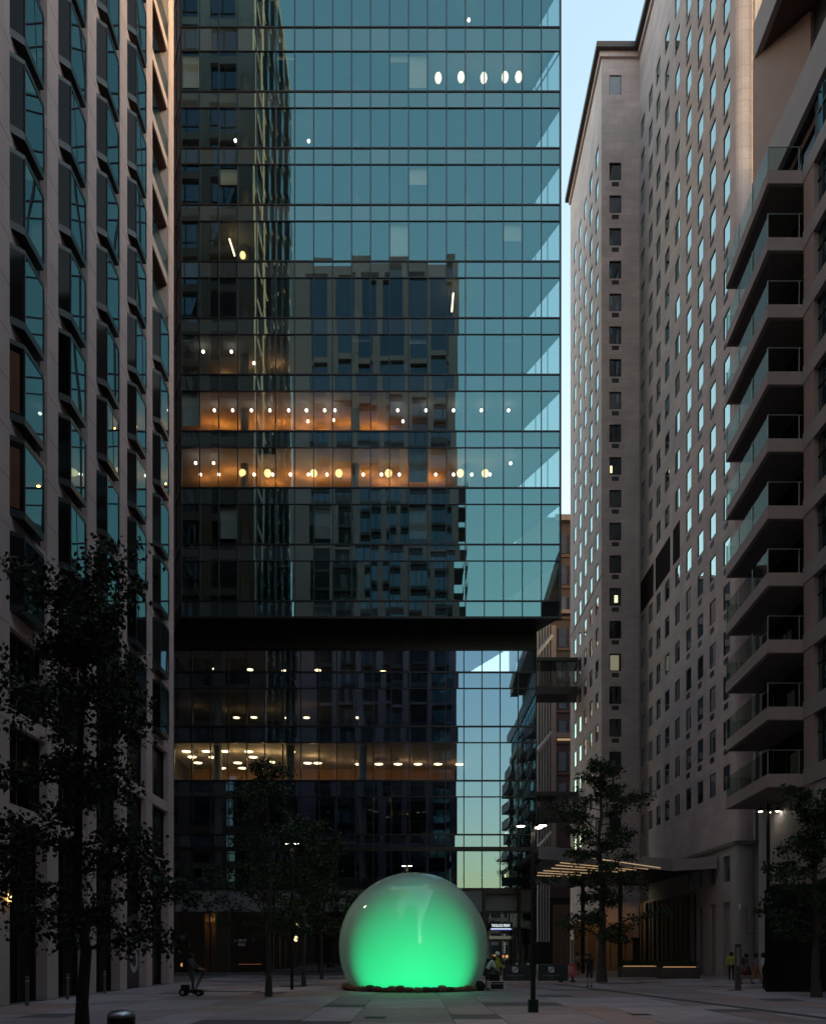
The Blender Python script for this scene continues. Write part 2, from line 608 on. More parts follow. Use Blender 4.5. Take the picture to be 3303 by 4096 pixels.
# floor plates, ceilings and core
for k in range(15):
    b = MB()
    pp = para(0.22)
    b.prism(pp, ZT[k] - 1.08, ZT[k] - 0.03)
    b.build('floor_plate', M['slab_grey'], tower)
    b = MB()
    b.box(XL + 0.25, XR - 0.25, YT + 0.04, YT + 0.2, ZT[k] - 1.1, ZT[k] - 0.03)
    b.build('spandrel_backing', M['slab_edge'], tower)
    if k < 14:
        lit = k in (2, 3)
        b = MB()
        top = ZT[k + 1] - 1.08
        b.prism(para(0.0, YT + 8.5, 12, XL - 2.0, XR - 9.5 if not lit else XR - 6.5), ZT[k] - 0.03, top)
        b.build('core_wall', M['core_warm'] if k in (2, 3, 4) else M['core_grey'], tower)
        # desks, screens and partitions that show as low dark shapes
        b = MB()
        rf = random.Random(100 + k)
        for q in range(9):
            xx = rf.uniform(XL + 1, XR - 3)
            yy = YT + rf.uniform(1.2, 4.5)
            ww = rf.uniform(0.8, 2.0)
            b.box(xx, xx + ww, yy, yy + 0.7, ZT[k] + 0.68, ZT[k] + 0.74)
            b.box(xx + 0.02, xx + 0.06, yy + 0.1, yy + 0.6, ZT[k] - 0.03, ZT[k] + 0.68)
            b.box(xx + ww - 0.06, xx + ww - 0.02, yy + 0.1, yy + 0.6, ZT[k] - 0.03, ZT[k] + 0.68)
            b.box(xx + 0.2, xx + 0.75, yy + 0.5, yy + 0.54, ZT[k] + 0.85, ZT[k] + 1.2)
        kind(b.build('office_desks', M['desk'], tower), 'stuff')
        if lit or k == 4:
            for q in range(16):
                xx, yy, ww = rf.uniform(XL + 0.6, XR - 7), YT + rf.uniform(4.2, 8.2), rf.choice((0.12, 0.35, 0.9, 1.6, 2.4))
                b = MB()
                b.box(xx, xx + ww, yy, yy + 0.12, ZT[k] - 0.03, rf.choice((top, top, ZT[k] + 1.5, ZT[k] + 2.1)))
                b.build('partition', M[rf.choice(('core_warm', 'desk', 'core_grey', 'slab_grey'))], tower)
        if rf.random() < 0.8:
            b = MB()
            for q in range(rf.randint(1, 4)):
                c = rf.randint(0, 18)
                b.box(XL + c * MOD + 0.05, XL + (c + 1) * MOD - 0.05, YT + 0.28, YT + 0.3, ZT[k] + 2.86 - rf.choice((0.35, 0.5, 1.2, 2.3)), ZT[k] + 2.86)
            b.build('roller_blind', M['blind'], tower)
        b = MB()
        for xx in (XL + 4, XL + 12, XL + 20):
            b.tube((xx, YT + 2.2, ZT[k] - 0.03), (xx, YT + 2.2, top), 0.3, n=12)
        b.build('column', M['core_grey'], tower, smooth=False)
# side walls of glass with their mullions
for side, (xa, nm) in (('r', (XR, 'side_glazing')), ('l', (XL, 'side_glazing'))):
    for k in range(14):
        za, zb = ZT[k], ZT[k + 1]
        b = MB()
        f = lambda t, z: (xa + SH * t, YT + t, z)
        if side == 'r':
            b.face([f(0, za), f(DEP, za), f(DEP, zb - 1.1), f(0, zb - 1.1)])
        else:
            b.face([f(DEP, za), f(0, za), f(0, zb - 1.1), f(DEP, zb - 1.1)])
        b.build(nm, M['glass_side'] if side == 'r' else M['slab_edge'], tower)
    b = MB()
    for q in range(1, 18):
        t = q * 1.35
        b.prism([(xa + SH * t - 0.03, YT + t - 0.04), (xa + SH * t + 0.03, YT + t - 0.04), (xa + SH * t + 0.03, YT + t + 0.04), (xa + SH * t - 0.03, YT + t + 0.04)], Z0, ZTOP)
    b.build('side_mullions', M['mullion'], tower)
    b = MB()
    for k in range(15):
        for z, hh in ((ZT[k], 0.065), (ZT[k] + 2.8, 0.042)):
            b.prism([(xa - 0.04, YT), (xa + 0.04, YT), (xa + 0.04 + SH * DEP, YT + DEP), (xa - 0.04 + SH * DEP, YT + DEP)], z - hh, z + hh)
        if k:
            b.prism([(xa - 0.02, YT + 0.1), (xa + 0.02, YT + 0.1), (xa + 0.02 + SH * DEP, YT + DEP), (xa - 0.02 + SH * DEP, YT + DEP)], ZT[k] - 1.08, ZT[k] - 0.07, 1)
    b.prism([(xa - 0.02, YT + 0.1), (xa + 0.02, YT + 0.1), (xa + 0.02 + SH * DEP, YT + DEP), (xa - 0.02 + SH * DEP, YT + DEP)], Z0 + 0.07, ZT[0] - 0.07, 1)
    b.build('side_transoms', [M['mullion'], M['glass_spandrel'] if side == 'r' else M['slab_edge']], tower)
b = MB()
b.face([(XL + SH * DEP, YT + DEP, Z0), (XR + SH * DEP, YT + DEP, Z0), (XR + SH * DEP, YT + DEP, ZTOP), (XL + SH * DEP, YT + DEP, ZTOP)])
b.build('rear_wall', M['slab_edge'], tower)
b = MB()
b.prism(para(0.05), ZTOP - 0.25, ZTOP)
b.build('roof', M['soffit_dark'], tower)
# the underside of the overhang, in panels
pp = para(0.1)
nx = 12
for i in range(nx):
    b = MB()
    u0, u1 = i / nx, (i + 1) / nx
    xa, xb = pp[0][0] * (1 - u0) + pp[1][0] * u0, pp[0][0] * (1 - u1) + pp[1][0] * u1
    b.prism([(xa + 0.02, YT + 0.3), (xb - 0.02, YT + 0.3), (xb - 0.02 - 2.6, YT + 5.6), (xa + 0.02 - 2.6, YT + 5.6)], Z0 - 0.02, Z0 + 0.04)
    b.build('soffit_panel', M['soffit_dark'], tower)

# podium
YP = YT / 0.9545
SP = F / YP
PXR = X_(2144, YP)
PXL = PXR - 21 * MOD
zp = lambda py: Z_(py, YP)
PT = [zp(3340), zp(3124), zp(2907), zp(2690)]          # floor lines of the podium
pod_rows = [('lob', zp(3557), zp(3405)), ('psp', zp(3405), PT[0])]
for k in range(3):
    pod_rows.append(('pv', PT[k], PT[k + 1] - 1.18))
    pod_rows.append(('psp', PT[k + 1] - 1.18, PT[k + 1]))
pod_rows.append(('ptop', PT[3], zp(2598)))
for key, za, zb in pod_rows:
    see = key != 'psp'
    ms = pane_set('lobby_pane' if see else 'podium_spandrel_panel', MOD - GAP, zb - za - GAP, M['glass_podium'] if see else M['glass_podium_spandrel'], amp=0.0012, seed=int(za * 10))
    for c in range(21):
        me = rt.choice(ms)
        inst(me.name.split('.')[0], me, tower, T(PXL + (c + 0.5) * MOD, YP, (za + zb) / 2) @ tilt(rt, 0.0013))
for c in range(22):
    b = MB()
    xx = PXL + c * MOD
    b.box(xx - 0.035, xx + 0.035, YP - 0.05, YP + 0.12, zp(3557), zp(2598))
    b.build('podium_mullion', M['mullion'], tower)
for z, hh in [(zp(3557), 0.07)] + [(p, 0.06) for p in PT] + [(p - 1.18, 0.04) for p in PT[1:]] + [(zp(2598), 0.1)]:
    b = MB()
    b.box(PXL, PXR + 0.04, YP - 0.055, YP + 0.11, z - hh, z + hh)
    b.build('podium_transom', M['mullion'], tower)
b = MB()
b.box(PXL, PXR + 0.1, YP - 0.16, YP + 0.1, zp(3405) - 0.02, zp(3390) + 0.02)
b.build('podium_beam', M['mullion'], tower)
b = MB()
b.box(PXL, PXR, YP - 0.02, YP + 0.3, zp(2598) + 0.1, Z0 - 0.02)
b.build('louvre_band', M['soffit_dark'], tower)
for i, z in enumerate(PT + [zp(3557) + 0.9]):
    b = MB()
    b.box(PXL, PXR - 0.15, YP + 0.25, YP + 20, z - 1.1, z - 0.03)
    b.build('floor_plate', M['slab_grey'], tower)
    b = MB()
    b.box(PXL, PXR - 0.16, YP + 0.14, YP + 0.22, z - 1.08, z - 0.05)
    b.build('spandrel_backing', M['slab_edge'], tower)
PF = [zp(3557) + 0.9] + PT
for k in range(5):
    b = MB()
    top = (PF[k + 1] - 1.1) if k < 4 else Z0
    b.box(PXL, PXR - 5.5, YP + 9, YP + 16, PF[k] - 0.03, top)
    b.build('core_wall', M['core_warm'] if k == 2 else M['core_grey'], tower)
    b = MB()
    for xx in (PXL + 4.2, PXL + 9.6, PXL + 15):
        b.tube((xx, YP + 1.3, PF[k] - 0.03), (xx, YP + 1.3, top), 0.32, n=12)
    b.build('column', solid('podium_column', (0.27, 0.29, 0.27), 0.7), tower)
b = MB()
b.face([(PXR, YP, 0.1), (PXR, YP + 20, 0.1), (PXR, YP + 20, Z0), (PXR, YP, Z0)])
b.build('podium_side_glazing', M['glass_side'], tower)
b = MB()
b.box(PXR - 0.12, PXR - 0.05, YP + 0.3, YP + 20, PT[3], Z0 - 0.03)
b.build('side_sky_blocker', M['soffit_dark'], tower)  # opaque sheet added to block the sky seen through the side glass
b = MB()
for q in range(0, 15):
    b.box(PXR - 0.03, PXR + 0.04, YP + q * 1.35, YP + q * 1.35 + 0.07, 0.1, Z0)
b.build('podium_side_mullions', M['mullion'], tower)
b = MB()
b.box(PXL - 0.1, PXL, YP, YP + 20.2, 0, Z0 - 0.05)
b.box(PXL, PXR - 0.1, YP + 20.0, YP + 20.2, 0, Z0 - 0.05)
b.build('rear_wall', M['slab_edge'], tower)
# ground-floor shopfront: grey head panels, frames, glass, plinth
zh0, zh1 = zp(3649), zp(3557)
headm = solid('grey_head_panel', (0.19, 0.185, 0.195), 0.5, var=0.06)
for (pa, pb, zt) in ((1855, 1928, 0), (1940, 2066, 1), (2080, 2130, 0), (700, 770, 0), (772, 860, 0), (862, 930, 0), (1700, 1850, 0), (1500, 1690, 0), (1300, 1490, 0), (1100, 1290, 0), (932, 1090, 0)):
    b = MB()
    b.box(X_(pa, YP), X_(pb, YP), YP + 0.02, YP + 0.12, zh0 + 0.02, zh1 - 0.08)
    b.build('head_panel', headm, tower)
for i in range(14):
    xa = PXL + i * 1.5 * MOD
    b = MB()
    b.box(xa + 0.06, xa + 1.5 * MOD - 0.06, YP + 0.05, YP + 0.07, 0.22, zh0 - 0.04)
    b.build('shop_window', M['glass_shop'], tower)
    b = MB()
    b.box(xa - 0.05, xa + 0.05, YP - 0.02, YP + 0.14, 0.1, zh0)
    b.build('shopfront_post', M['mullion'], tower)
b = MB()
b.box(PXL, PXR, YP - 0.06, YP + 0.2, zh0 - 0.05, zh0 + 0.02)
b.build('shopfront_rail', M['mullion'], tower)
b = MB()
b.box(PXL, PXR + 0.02, YP - 0.12, YP + 0.3, 0.0, 0.2)
b.build('plinth', solid('plinth_granite', (0.12, 0.11, 0.115), 0.5, var=0.15), tower)
b = MB()
b.box(PXL, PXR - 0.1, YP + 0.3, YP + 14, 0.01, 0.05)
b.build('shop_floor', M['core_grey'], tower)
b = MB()
b.box(PXL, PXR - 1, YP + 6, YP + 6.2, 0.05, zh0 + 1.5)
b.build('shop_rear_wall', solid('shop_rear', (0.09, 0.065, 0.05), 0.8, var=0.35, scale=0.9), tower)
b = MB()
b.box(PXL, PXR - 0.1, YP + 0.2, YP + 14, zh0 + 0.3, zh0 + 0.4)
b.build('shop_ceiling', M['slab_edge'], tower)
# the lit lobby bay on the left: a warm wall between two stone columns
xa, xb = X_(775, YP), X_(862, YP)
b = MB()
b.box(X_(812, YP + 2), xb + 0.2, YP + 2.4, YP + 2.6, 0.05, zh0)
b.build('lobby_wall', solid('lobby_timber', (0.42, 0.26, 0.14), 0.6, var=0.2), tower)
b = MB()
b.box(xb - 0.05, xb + 0.85, YP + 0.3, YP + 0.9, 0.05, zh0)
b.build('lobby_column', solid('lobby_stone_column', (0.24, 0.25, 0.24), 0.7), tower)
# doorway portal of the cafe
xa, xb = X_(1930, YP), X_(2080, YP)
b = MB()
b.box(xa, xa + 0.17, YP - 0.35, YP + 0.1, 0.0, zp(3560))
b.box(xb - 0.17, xb, YP - 0.35, YP + 0.1, 0.0, zp(3560))
b.box(xa + 0.17, xb - 0.17, YP - 0.35, YP + 0.1, zp(3578), zp(3560))
b.box(xa + 0.17, xb - 0.17, YP - 0.3, YP + 0.0, zp(3654), zp(3645))
b.build('door_portal', M['mullion'], tower)
door = MB()
xm = X_(2000, YP)
for (u0, u1) in ((xa + 0.5, xm - 0.02), (xm + 0.02, xb - 0.5)):
    door.box(u0, u1, YP - 0.05, YP + 0.0, 0.05, 0.2)
    door.box(u0, u1, YP - 0.05, YP + 0.0, 2.55, 2.7)
    door.box(u0, u0 + 0.08, YP - 0.05, YP + 0.0, 0.2, 2.55)
    door.box(u1 - 0.08, u1, YP - 0.05, YP + 0.0, 0.2, 2.55)
door = door.build('door', M['mullion'], tower)
b = MB()
b.tube((xm - 0.12, YP - 0.11, 0.8), (xm - 0.12, YP - 0.11, 1.6), 0.018)
b.tube((xm + 0.12, YP - 0.11, 0.8), (xm + 0.12, YP - 0.11, 1.6), 0.018)
b.build('door_handle', M['steel'], door)
b = MB()
b.box(X_(1956, YP), X_(2041, YP), YP - 0.24, YP - 0.06, zp(3758), zp(3746))
b.build('door_header', M['steel'], tower)


def text_obj(name, body, size, mat, mw, parent=None, extrude=0.01, align='CENTER', sx=1.0):
    cu = bpy.data.curves.new(name, 'FONT')
    cu.body = body
    cu.size = size
    cu.extrude = extrude
    cu.align_x = align
    cu.align_y = 'CENTER'
    tmp = bpy.data.objects.new(name, cu)
    COL.objects.link(tmp)
    bpy.context.view_layer.update()
    me = bpy.data.meshes.new_from_object(tmp)
    bpy.data.objects.remove(tmp)
    bpy.data.curves.remove(cu)
    me.materials.clear()
    me.materials.append(mat)
    o = bpy.data.objects.new(name, me)
    return put(o, parent, mw @ Matrix.Diagonal((sx, 1, 1, 1)))


FRONT = Matrix.Rotation(R(90), 4, 'X')
sgn = thing('shop_sign', 'white illuminated sign reading THE BLACK PENNY above the cafe door', 'sign', (X_(2000, YP), YP - 0.4, zp(3708)))
b = MB()
b.box(X_(1955, YP), X_(2046, YP), YP - 0.36, YP - 0.3, zp(3722), zp(3692))
b.build('backing', M['black_paint'], sgn)
text_obj('lettering', 'THE BLACK PENNY', 0.30, M['sign_white'], T(X_(2000, YP), YP - 0.385, zp(3705)) @ FRONT, sgn, sx=0.52)
b = MB()
b.box(X_(1961, YP), X_(2041, YP), YP - 0.385, YP - 0.36, zp(3718.5), zp(3716))
b.build('underline', M['sign_white'], sgn)
b = MB()
b.box(X_(1958, YP), X_(2044, YP), YP - 0.38, YP - 0.36, zp(3722), zp(3719.5))
b.build('halo', M['sign_blue'], sgn)
vs_ = thing('blade_sign', 'narrow vertical strip of white lit lettering inside the cafe door', 'sign', (X_(2021, YP), YP + 0.6, 0.05))
b = MB()
b.box(X_(2018, YP), X_(2024, YP), YP + 0.62, YP + 0.66, 0.05, zp(3730))
b.build('board', M['black_paint'], vs_)
b = MB()
for z in np.arange(zp(3812), zp(3736), 0.11):
    if not zp(3775) < z < zp(3750):
        b.box(X_(2019, YP), X_(2023, YP), YP + 0.60, YP + 0.62, z, z + 0.07)
b.build('lettering', emit('strip_letter_glow', (0.8, 0.9, 1.0), 0.8), vs_)

# lettering on the shop window at left
sg = text_obj('window_lettering', 'NEW ST\n  MAR', 0.30, solid('window_vinyl', (0.75, 0.75, 0.8), 0.6), T(X_(962, YP), YP + 0.03, zp(3773)) @ FRONT, None, extrude=0.002, sx=0.8)
tag(sg, 'white lettering on the dark shop window left of the tree trunks', 'lettering')
b = MB()
b.box(X_(935, YP), X_(1035, YP), YP + 1.0, YP + 1.04, 0.78, 0.83)
sh = b.build('window_shelf', emit('shelf_glow', (1.0, 0.4, 0.18), 0.35))
tag(sh, 'thin orange lit shelf edge low in the dark shop window', 'shelf')

# ------------------------------------------------------------------ lamps inside the tower
def globe_mesh(name, r, h, mat, cord=0.4):
    b = MB()
    n = 12
    prof = [(max(1e-7, r * math.sin(math.pi * i / 8)), -h * math.cos(math.pi * i / 8)) for i in range(9)]
    b.lathe(prof, n=n)
    b.tube((0, 0, h * 0.97), (0, 0, h + cord), 0.012, n=5, mi=1)
    return b.mesh(name, [mat, M['frame_dark']], smooth=True)


def disc_mesh(name, r, mat):
    b = MB()
    b.lathe([(r * 0.96, -0.03), (r, 0.0)], n=14)
    b.lathe([(r * 1.02, 0.0), (r * 1.02, 0.06)], n=14, mi=1)
    return b.mesh(name, [mat, M['frame_dark']])


def lamps(me, name, spots, ceil_of, label, cat, group, Y=None):
    order = sorted(spots)
    for (px, py) in spots:
        yy = Y if Y else (ceil_of - EYE) * F / (HY - py)
        p = at(px, py, yy)
        o = inst(name, me, None, Matrix.Translation(p))
        tag(o, label if len(spots) == 1 else ORD[order.index((px, py))] + ' from left of the ' + label, cat, group)


ORD = 'first second third fourth fifth sixth seventh eighth ninth tenth eleventh twelfth thirteenth fourteenth fifteenth sixteenth'.split()
dot = globe_mesh('pendant_lamp', 0.10, 0.11, M['white_lamp'], 0.3)
glb = globe_mesh('pendant_lamp', 0.26, 0.27, M['globe_lamp'], 0.3)
ovl = globe_mesh('pendant_lamp', 0.25, 0.36, emit('oval_lamp_glow', (1.0, 0.86, 0.62), 2.0), 0.5)
lamps(dot, 'pendant_lamp', [(x, 1641) for x in (785, 857, 930, 1005, 1079, 1154, 1225, 1298, 1339, 1590, 1703, 1813, 1924, 2033)], None,
      'small bright lamps on the upper orange office floor', 'lamp', 'lamps on the upper orange floor', 59.0)
lamps(dot, 'pendant_lamp', [(1231, 1685), (1333, 1680), (1611, 1685)], None,
      'three low lamps beneath the row on the upper orange floor', 'lamp', 'low lamps on the upper orange floor', 60.0)
lamps(dot, 'pendant_lamp', [(x, 1898) for x in (801, 875, 1016, 1090, 1161, 1233, 1307, 1452, 1525, 1596, 1669, 1742, 1813, 1886, 1959)], None,
      'small bright lamps between globes on the lower orange floor', 'lamp', 'small lamps on the lower orange floor', 59.2)
lamps(dot, 'pendant_lamp', [(782, 1852), (854, 1852), (2041, 1853)], None,
      'three lamps hung above the globes on the lower orange floor', 'lamp', 'high lamps on the lower orange floor', 58.6)
lamps(glb, 'pendant_lamp', [(x, 1893) for x in (970, 1070, 1254, 1355, 1553, 1653, 1840, 1940)], None,
      'large yellow globe lamps on the lower orange office floor', 'lamp', 'globe lamps on the lower orange floor', 59.5)
lamps(ovl, 'pendant_lamp', [(1752, 310), (1843, 307), (1934, 310), (2019, 307), (2073, 306)], None,
      'five pale oval lamps high up in the glass tower', 'lamp', 'oval lamps high in the tower', 58.8)
lamps(dot, 'pendant_lamp', [(812, 1406), (925, 1406)], None, 'two lamps on the dim brown floor above the orange floors', 'lamp', 'lamps on the brown floor', 58.7)
for (px, py, lab) in ((941, 561, 'small lamp among the brown reflections high in the tower'), (1234, 563, 'small lamp just right of the reflected brown building high in the tower'),
                      (1874, 78, 'small lamp near the top edge of the picture in the glass tower'), (1015, 1452, 'lamp at the edge of the reflected building on the dim brown floor')):
    lamps(dot, 'pendant_lamp', [(px, py)], None, lab, 'lamp', None, 58.6)
lamps(globe_mesh('pendant_lamp', 0.21, 0.25, M['globe_lamp'], 0.6), 'pendant_lamp', [(970, 1020)], None, 'yellow globe lamp beside a slanting tube light in a dark upper window', 'lamp', None, 59.3)
for (pa, pb, Y, lab) in (((917, 955), (938, 1022), 58.6, 'slanting tube light beside the yellow globe in a dark upper window'),
                         ((1812, 1172), (1806, 1246), 58.5, 'upright tube light at the edge of the reflected dark tower')):
    b = MB()
    b.tube(at(pa[0], pa[1], Y), at(pb[0], pb[1], Y), 0.05, n=8)
    tag(b.build('tube_light', M['warm_lamp']), lab, 'lamp')
disc = disc_mesh('ceiling_lamp', 0.33, M['warm_lamp'])
disc2 = disc_mesh('ceiling_lamp', 0.26, M['warm_lamp'])
lamps(disc, 'ceiling_lamp', [(745, 3006), (768, 3028), (791, 3052), (825, 3006), (852, 3030), (871, 3054), (887, 3073), (900, 3006), (950, 3052), (968, 3073),
                             (995, 3007), (1012, 3029), (1040, 3073), (1163, 3008), (1160, 3028), (1090, 3050)], PT[2] - 1.45,
      'round ceiling lamps crowded at left on the brightest podium floor', 'lamp', 'round lamps on the lit podium floor')
lamps(disc, 'ceiling_lamp', [(1230, 3053), (1270, 3053), (1433, 3057), (1514, 3057), (1591, 3057), (1671, 3057), (1751, 3057), (1837, 3058)], PT[2] - 1.45,
      'round ceiling lamps in the line running right on the podium', 'lamp', 'line of round lamps on the podium')
lamps(disc2, 'ceiling_lamp', [(945, 2871), (1015, 2870), (1151, 2872), (1225, 2871), (1433, 2871)], PT[3] - 1.45,
      'five ceiling lamps on the second podium floor from its top', 'lamp', 'lamps on the dark podium floor')
lamps(disc2, 'ceiling_lamp', [(862, 2676), (999, 2679), (1138, 2684), (1271, 2681), (1531, 2687)], Z0 - 0.4,
      'five dim ceiling lamps just under the overhang of the tower', 'lamp', 'lamps under the overhang')
lamps(globe_mesh('pendant_lamp', 0.16, 0.2, M['warm_lamp'], 0.7), 'pendant_lamp', [(1143, 3730), (1183, 3700), (1183, 3757)], None,
      'three yellow shop lamps glinting through the middle trees', 'lamp', 'shop lamps behind the trees', YP + 2.0)
lamps(globe_mesh('pendant_lamp', 0.09, 0.1, M['orange_lamp'], 0.5), 'pendant_lamp', [(1944, 3826), (1976, 3826), (2012, 3827), (2020, 3828), (2028, 3827)], None,
      'tiny orange bulbs inside the cafe doorway', 'lamp', 'bulbs in the cafe', YP + 2.4)
lamps(globe_mesh('pendant_lamp', 0.12, 0.14, M['orange_lamp'], 0.5), 'pendant_lamp', [(728, 3861)], None, 'small orange lamp low behind the glass beside the left stone corner', 'lamp', None, YP + 1.0)


def room_light(x0, x1, y, z, power, col, n=3):
    """The light of a row of small fittings hung below the ceiling."""
    for i in range(n * 3):
        L_ = bpy.data.lights.new('luminaire_light', 'POINT')
        L_.shadow_soft_size = 0.07
        L_.energy = power * 0.6 / (n * 3) * random.uniform(0.75, 1.25)
        L_.color = col
        put(bpy.data.objects.new('luminaire_light', L_), None, T(x0 + (x1 - x0) * (i + 0.5 + random.uniform(-0.25, 0.25)) / (n * 3), y + random.uniform(-0.8, 0.8), z - 0.45))


room_light(XL + 0.5, XR - 8, YT + 3.6, ZT[2] + 2.78, 270, (1.0, 0.31, 0.05), n=7)
room_light(XL + 0.5, XR - 12, YT + 3.6, ZT[3] + 2.78, 190, (1.0, 0.29, 0.045), n=6)
room_light(XL + 0.5, XL + 8, YT + 3.6, ZT[4] + 2.78, 14, (1.0, 0.5, 0.2), n=1)
room_light(PXL + 1, PXL + 11.5, YP + 3.6, PT[1] + 2.72, 150, (1.0, 0.55, 0.2), n=2)
room_light(PXL + 11.5, PXR - 5, YP + 6.5, PT[1] + 2.72, 34, (1.0, 0.5, 0.2), n=2)
room_light(PXL + 1, PXL + 11.5, YP + 5.0, PT[2] + 2.72, 6, (1.0, 0.55, 0.2), n=2)
room_light(X_(800, YP), X_(860, YP), YP + 1.6, zh0 - 0.05, 9, (1.0, 0.55, 0.2), n=1)

# ------------------------------------------------------------------ left stone building
LX = -13.3
LY0, LY1 = 26.3, 45.86
LH, FZ0, FP = 95.0, 6.2, 3.19
lb = thing('stone_building', 'pale stone block with angled bay windows along the left side', 'building', (-25, 36, 0))
bayp = 3.73
PIER = 0.93
# pier spans along Y; bays between them
piers, yy = [], LY1
while yy > LY0 - 0.2:
    piers.append((yy - PIER, yy))
    yy -= bayp
piers = piers[::-1]
piers[0] = (LY0 - 0.6, piers[0][1])
bays = [(piers[i][1], piers[i + 1][0]) for i in range(len(piers) - 1)]
NF = 27
for (ya, yb) in piers:
    b = MB()
    nseg = 28
    zz = [0.0, FZ0] + [FZ0 + FP * j for j in range(1, NF + 1)] + [LH]
    b.box(LX - 0.9, LX, ya, yb, 0, LH)
    b.build('pier', M['stone_left'], lb)
    for j in range(0, 16):          # recessed joints read as slim dark lines proud by 2 mm
        pass
for j in range(NF + 1):
    z = FZ0 + FP * j
    b = MB()
    for (ya, yb) in bays:
        b.box(LX - 0.7, LX - 0.07, ya, yb, z, z + 0.5)
    b.build('spandrel', M['stone_left'], lb)
# joint grooves on the near pier and sills
for (ya, yb) in piers:
    b = MB()
    for j in range(0, 17):
        for fr in (0.0, 0.5):
            z = FZ0 + FP * (j + fr) - 0.02
            b.box(LX - 0.02, LX + 0.003, ya + 0.001, yb - 0.001, z, z + 0.02)
    b.build('stone_joints', solid('stone_joint', (0.12, 0.10, 0.10), 0.9), lb)
BW = bays[1][1] - bays[1][0]
WH = FP - 0.5
ap_y, ap_x = 1.0, 0.30


def bay_window_parts():
    """A boxed-out window: dark slanted near side, flat glazed front, dark panel beyond."""
    q = [Vector((-0.24, 0.04)), Vector((0.27, 0.50)), Vector((0.27, 1.93)), Vector((-0.24, 1.97))]
    fr = MB()
    for za, zb in ((0.0, 0.26), (WH - 0.16, WH)):
        fr.prism([(-0.6, 0.04), tuple(q[0]), tuple(q[1]), tuple(q[2]), tuple(q[3]), (-0.6, 1.97)][::-1][::-1], za, zb)
    fr.box(-0.6, -0.26, 1.97, BW, 0, WH)
    for p in q[:3]:
        fr.box(p.x - 0.05, p.x + 0.012, p.y - 0.03, p.y + 0.03, 0.26, WH - 0.16)
    fr.face([(q[3].x, q[3].y, 0.26), (q[2].x, q[2].y, 0.26), (q[2].x, q[2].y, WH - 0.16), (q[3].x, q[3].y, WH - 0.16)])
    frm = fr.mesh('bay_window', M['frame_dark'])
    n = MB()
    n.face([(q[0].x, q[0].y, 0.26), (q[1].x - 0.01, q[1].y, 0.26), (q[1].x - 0.01, q[1].y, WH - 0.16), (q[0].x, q[0].y, WH - 0.16)])
    near = n.mesh('side_pane', M['glass_left_dark'])
    fars = []
    for k in range(5):
        r = random.Random(k)
        fars.append(pane_mesh('front_pane', q[2].y - q[1].y, WH - 0.42, r.uniform(-0.0025, 0.0025), r.uniform(-0.003, 0.003), M['glass_left']))
    mat = Matrix.Translation((0.255, (q[1].y + q[2].y) / 2, 0.26 + (WH - 0.42) / 2)) @ Matrix.Rotation(R(90), 4, 'Z')
    return frm, near, fars, mat


frm, near, fars, fmat = bay_window_parts()
flat = MB()
flat.box(-0.36, -0.28, 0, BW, 0, 0.1)
flat.box(-0.36, -0.28, 0, BW, WH - 0.1, WH)
for y in (0.0, BW * 0.36, BW - 0.08):
    flat.box(-0.36, -0.28, y, y + 0.08, 0.1, WH - 0.1)
flat = flat.mesh('window', M['frame_dark'])
flp = MB()
flp.face([(-0.33, 0, 0.1), (-0.33, BW, 0.1), (-0.33, BW, WH - 0.1), (-0.33, 0, WH - 0.1)])
flp = flp.mesh('pane', M['glass_left_dark'])
logg = MB()
logg.box(-1.8, -0.55, 0, BW, -0.02, 0.0)
rl = random.Random(11)
for bi, (ya, yb) in enumerate(bays):
    for j in range(NF):
        z = FZ0 + FP * j + 0.5
        mw = T(LX, ya, z)
        if j < 2:
            w = inst('window', flat, lb, mw)
            inst('pane', flp, w, mw)
        elif bi == len(bays) - 1 and j >= 9:
            # loggias of the end bay: brown soffit, set-back glass, glass guard
            b = MB()
            b.box(-1.9, -0.13, 0.02, BW - 0.02, WH - 0.06, WH)
            lo = b.build('loggia', M['soffit_brown'], lb, mw)
            b = MB()
            b.box(-1.9, -1.85, 0.02, BW - 0.02, 0, WH - 0.06)
            b.build('pane', M['glass_left_dark'], lo, mw)
            b = MB()
            b.box(-0.06, -0.04, 0.0, BW, 0.02, 1.0)
            b.build('guard', M['glass_rail'], lo, mw)
        else:
            dy = rl.choice((0.0, 0.0, 0.0, 0.12, -0.06))
            w = inst('bay_window', frm, lb, mw)
            inst('side_pane', near, w, mw)
            inst('front_pane', rl.choice(fars), w, mw @ fmat @ Matrix.Rotation(rl.gauss(0, 0.004), 4, 'Z') @ Matrix.Rotation(rl.gauss(0, 0.003), 4, 'X'))
# panels whose own orange glow stands in for room light at two side panes
b = MB()
b.face([(-0.20, 0.08, 0.3), (0.14, 0.385, 0.3), (0.14, 0.385, WH - 0.4), (-0.20, 0.08, WH - 0.4)])
rg = solid('room_glow', (0.07, 0.028, 0.014), 0.9, var=0.5, scale=1.5)
rgp = rg.node_tree.nodes['Principled BSDF']
rgp.inputs['Emission Color'].default_value = (1.0, 0.36, 0.1, 1)
rgp.inputs['Emission Strength'].default_value = 0.0018
glow = b.mesh('room_glow_panel', rg)
for (bi, j) in ((0, 4), (0, 3)):
    inst('room_glow_panel', glow, lb, T(LX + 0.015, bays[bi][0] - 0.012, FZ0 + FP * j + 0.5))
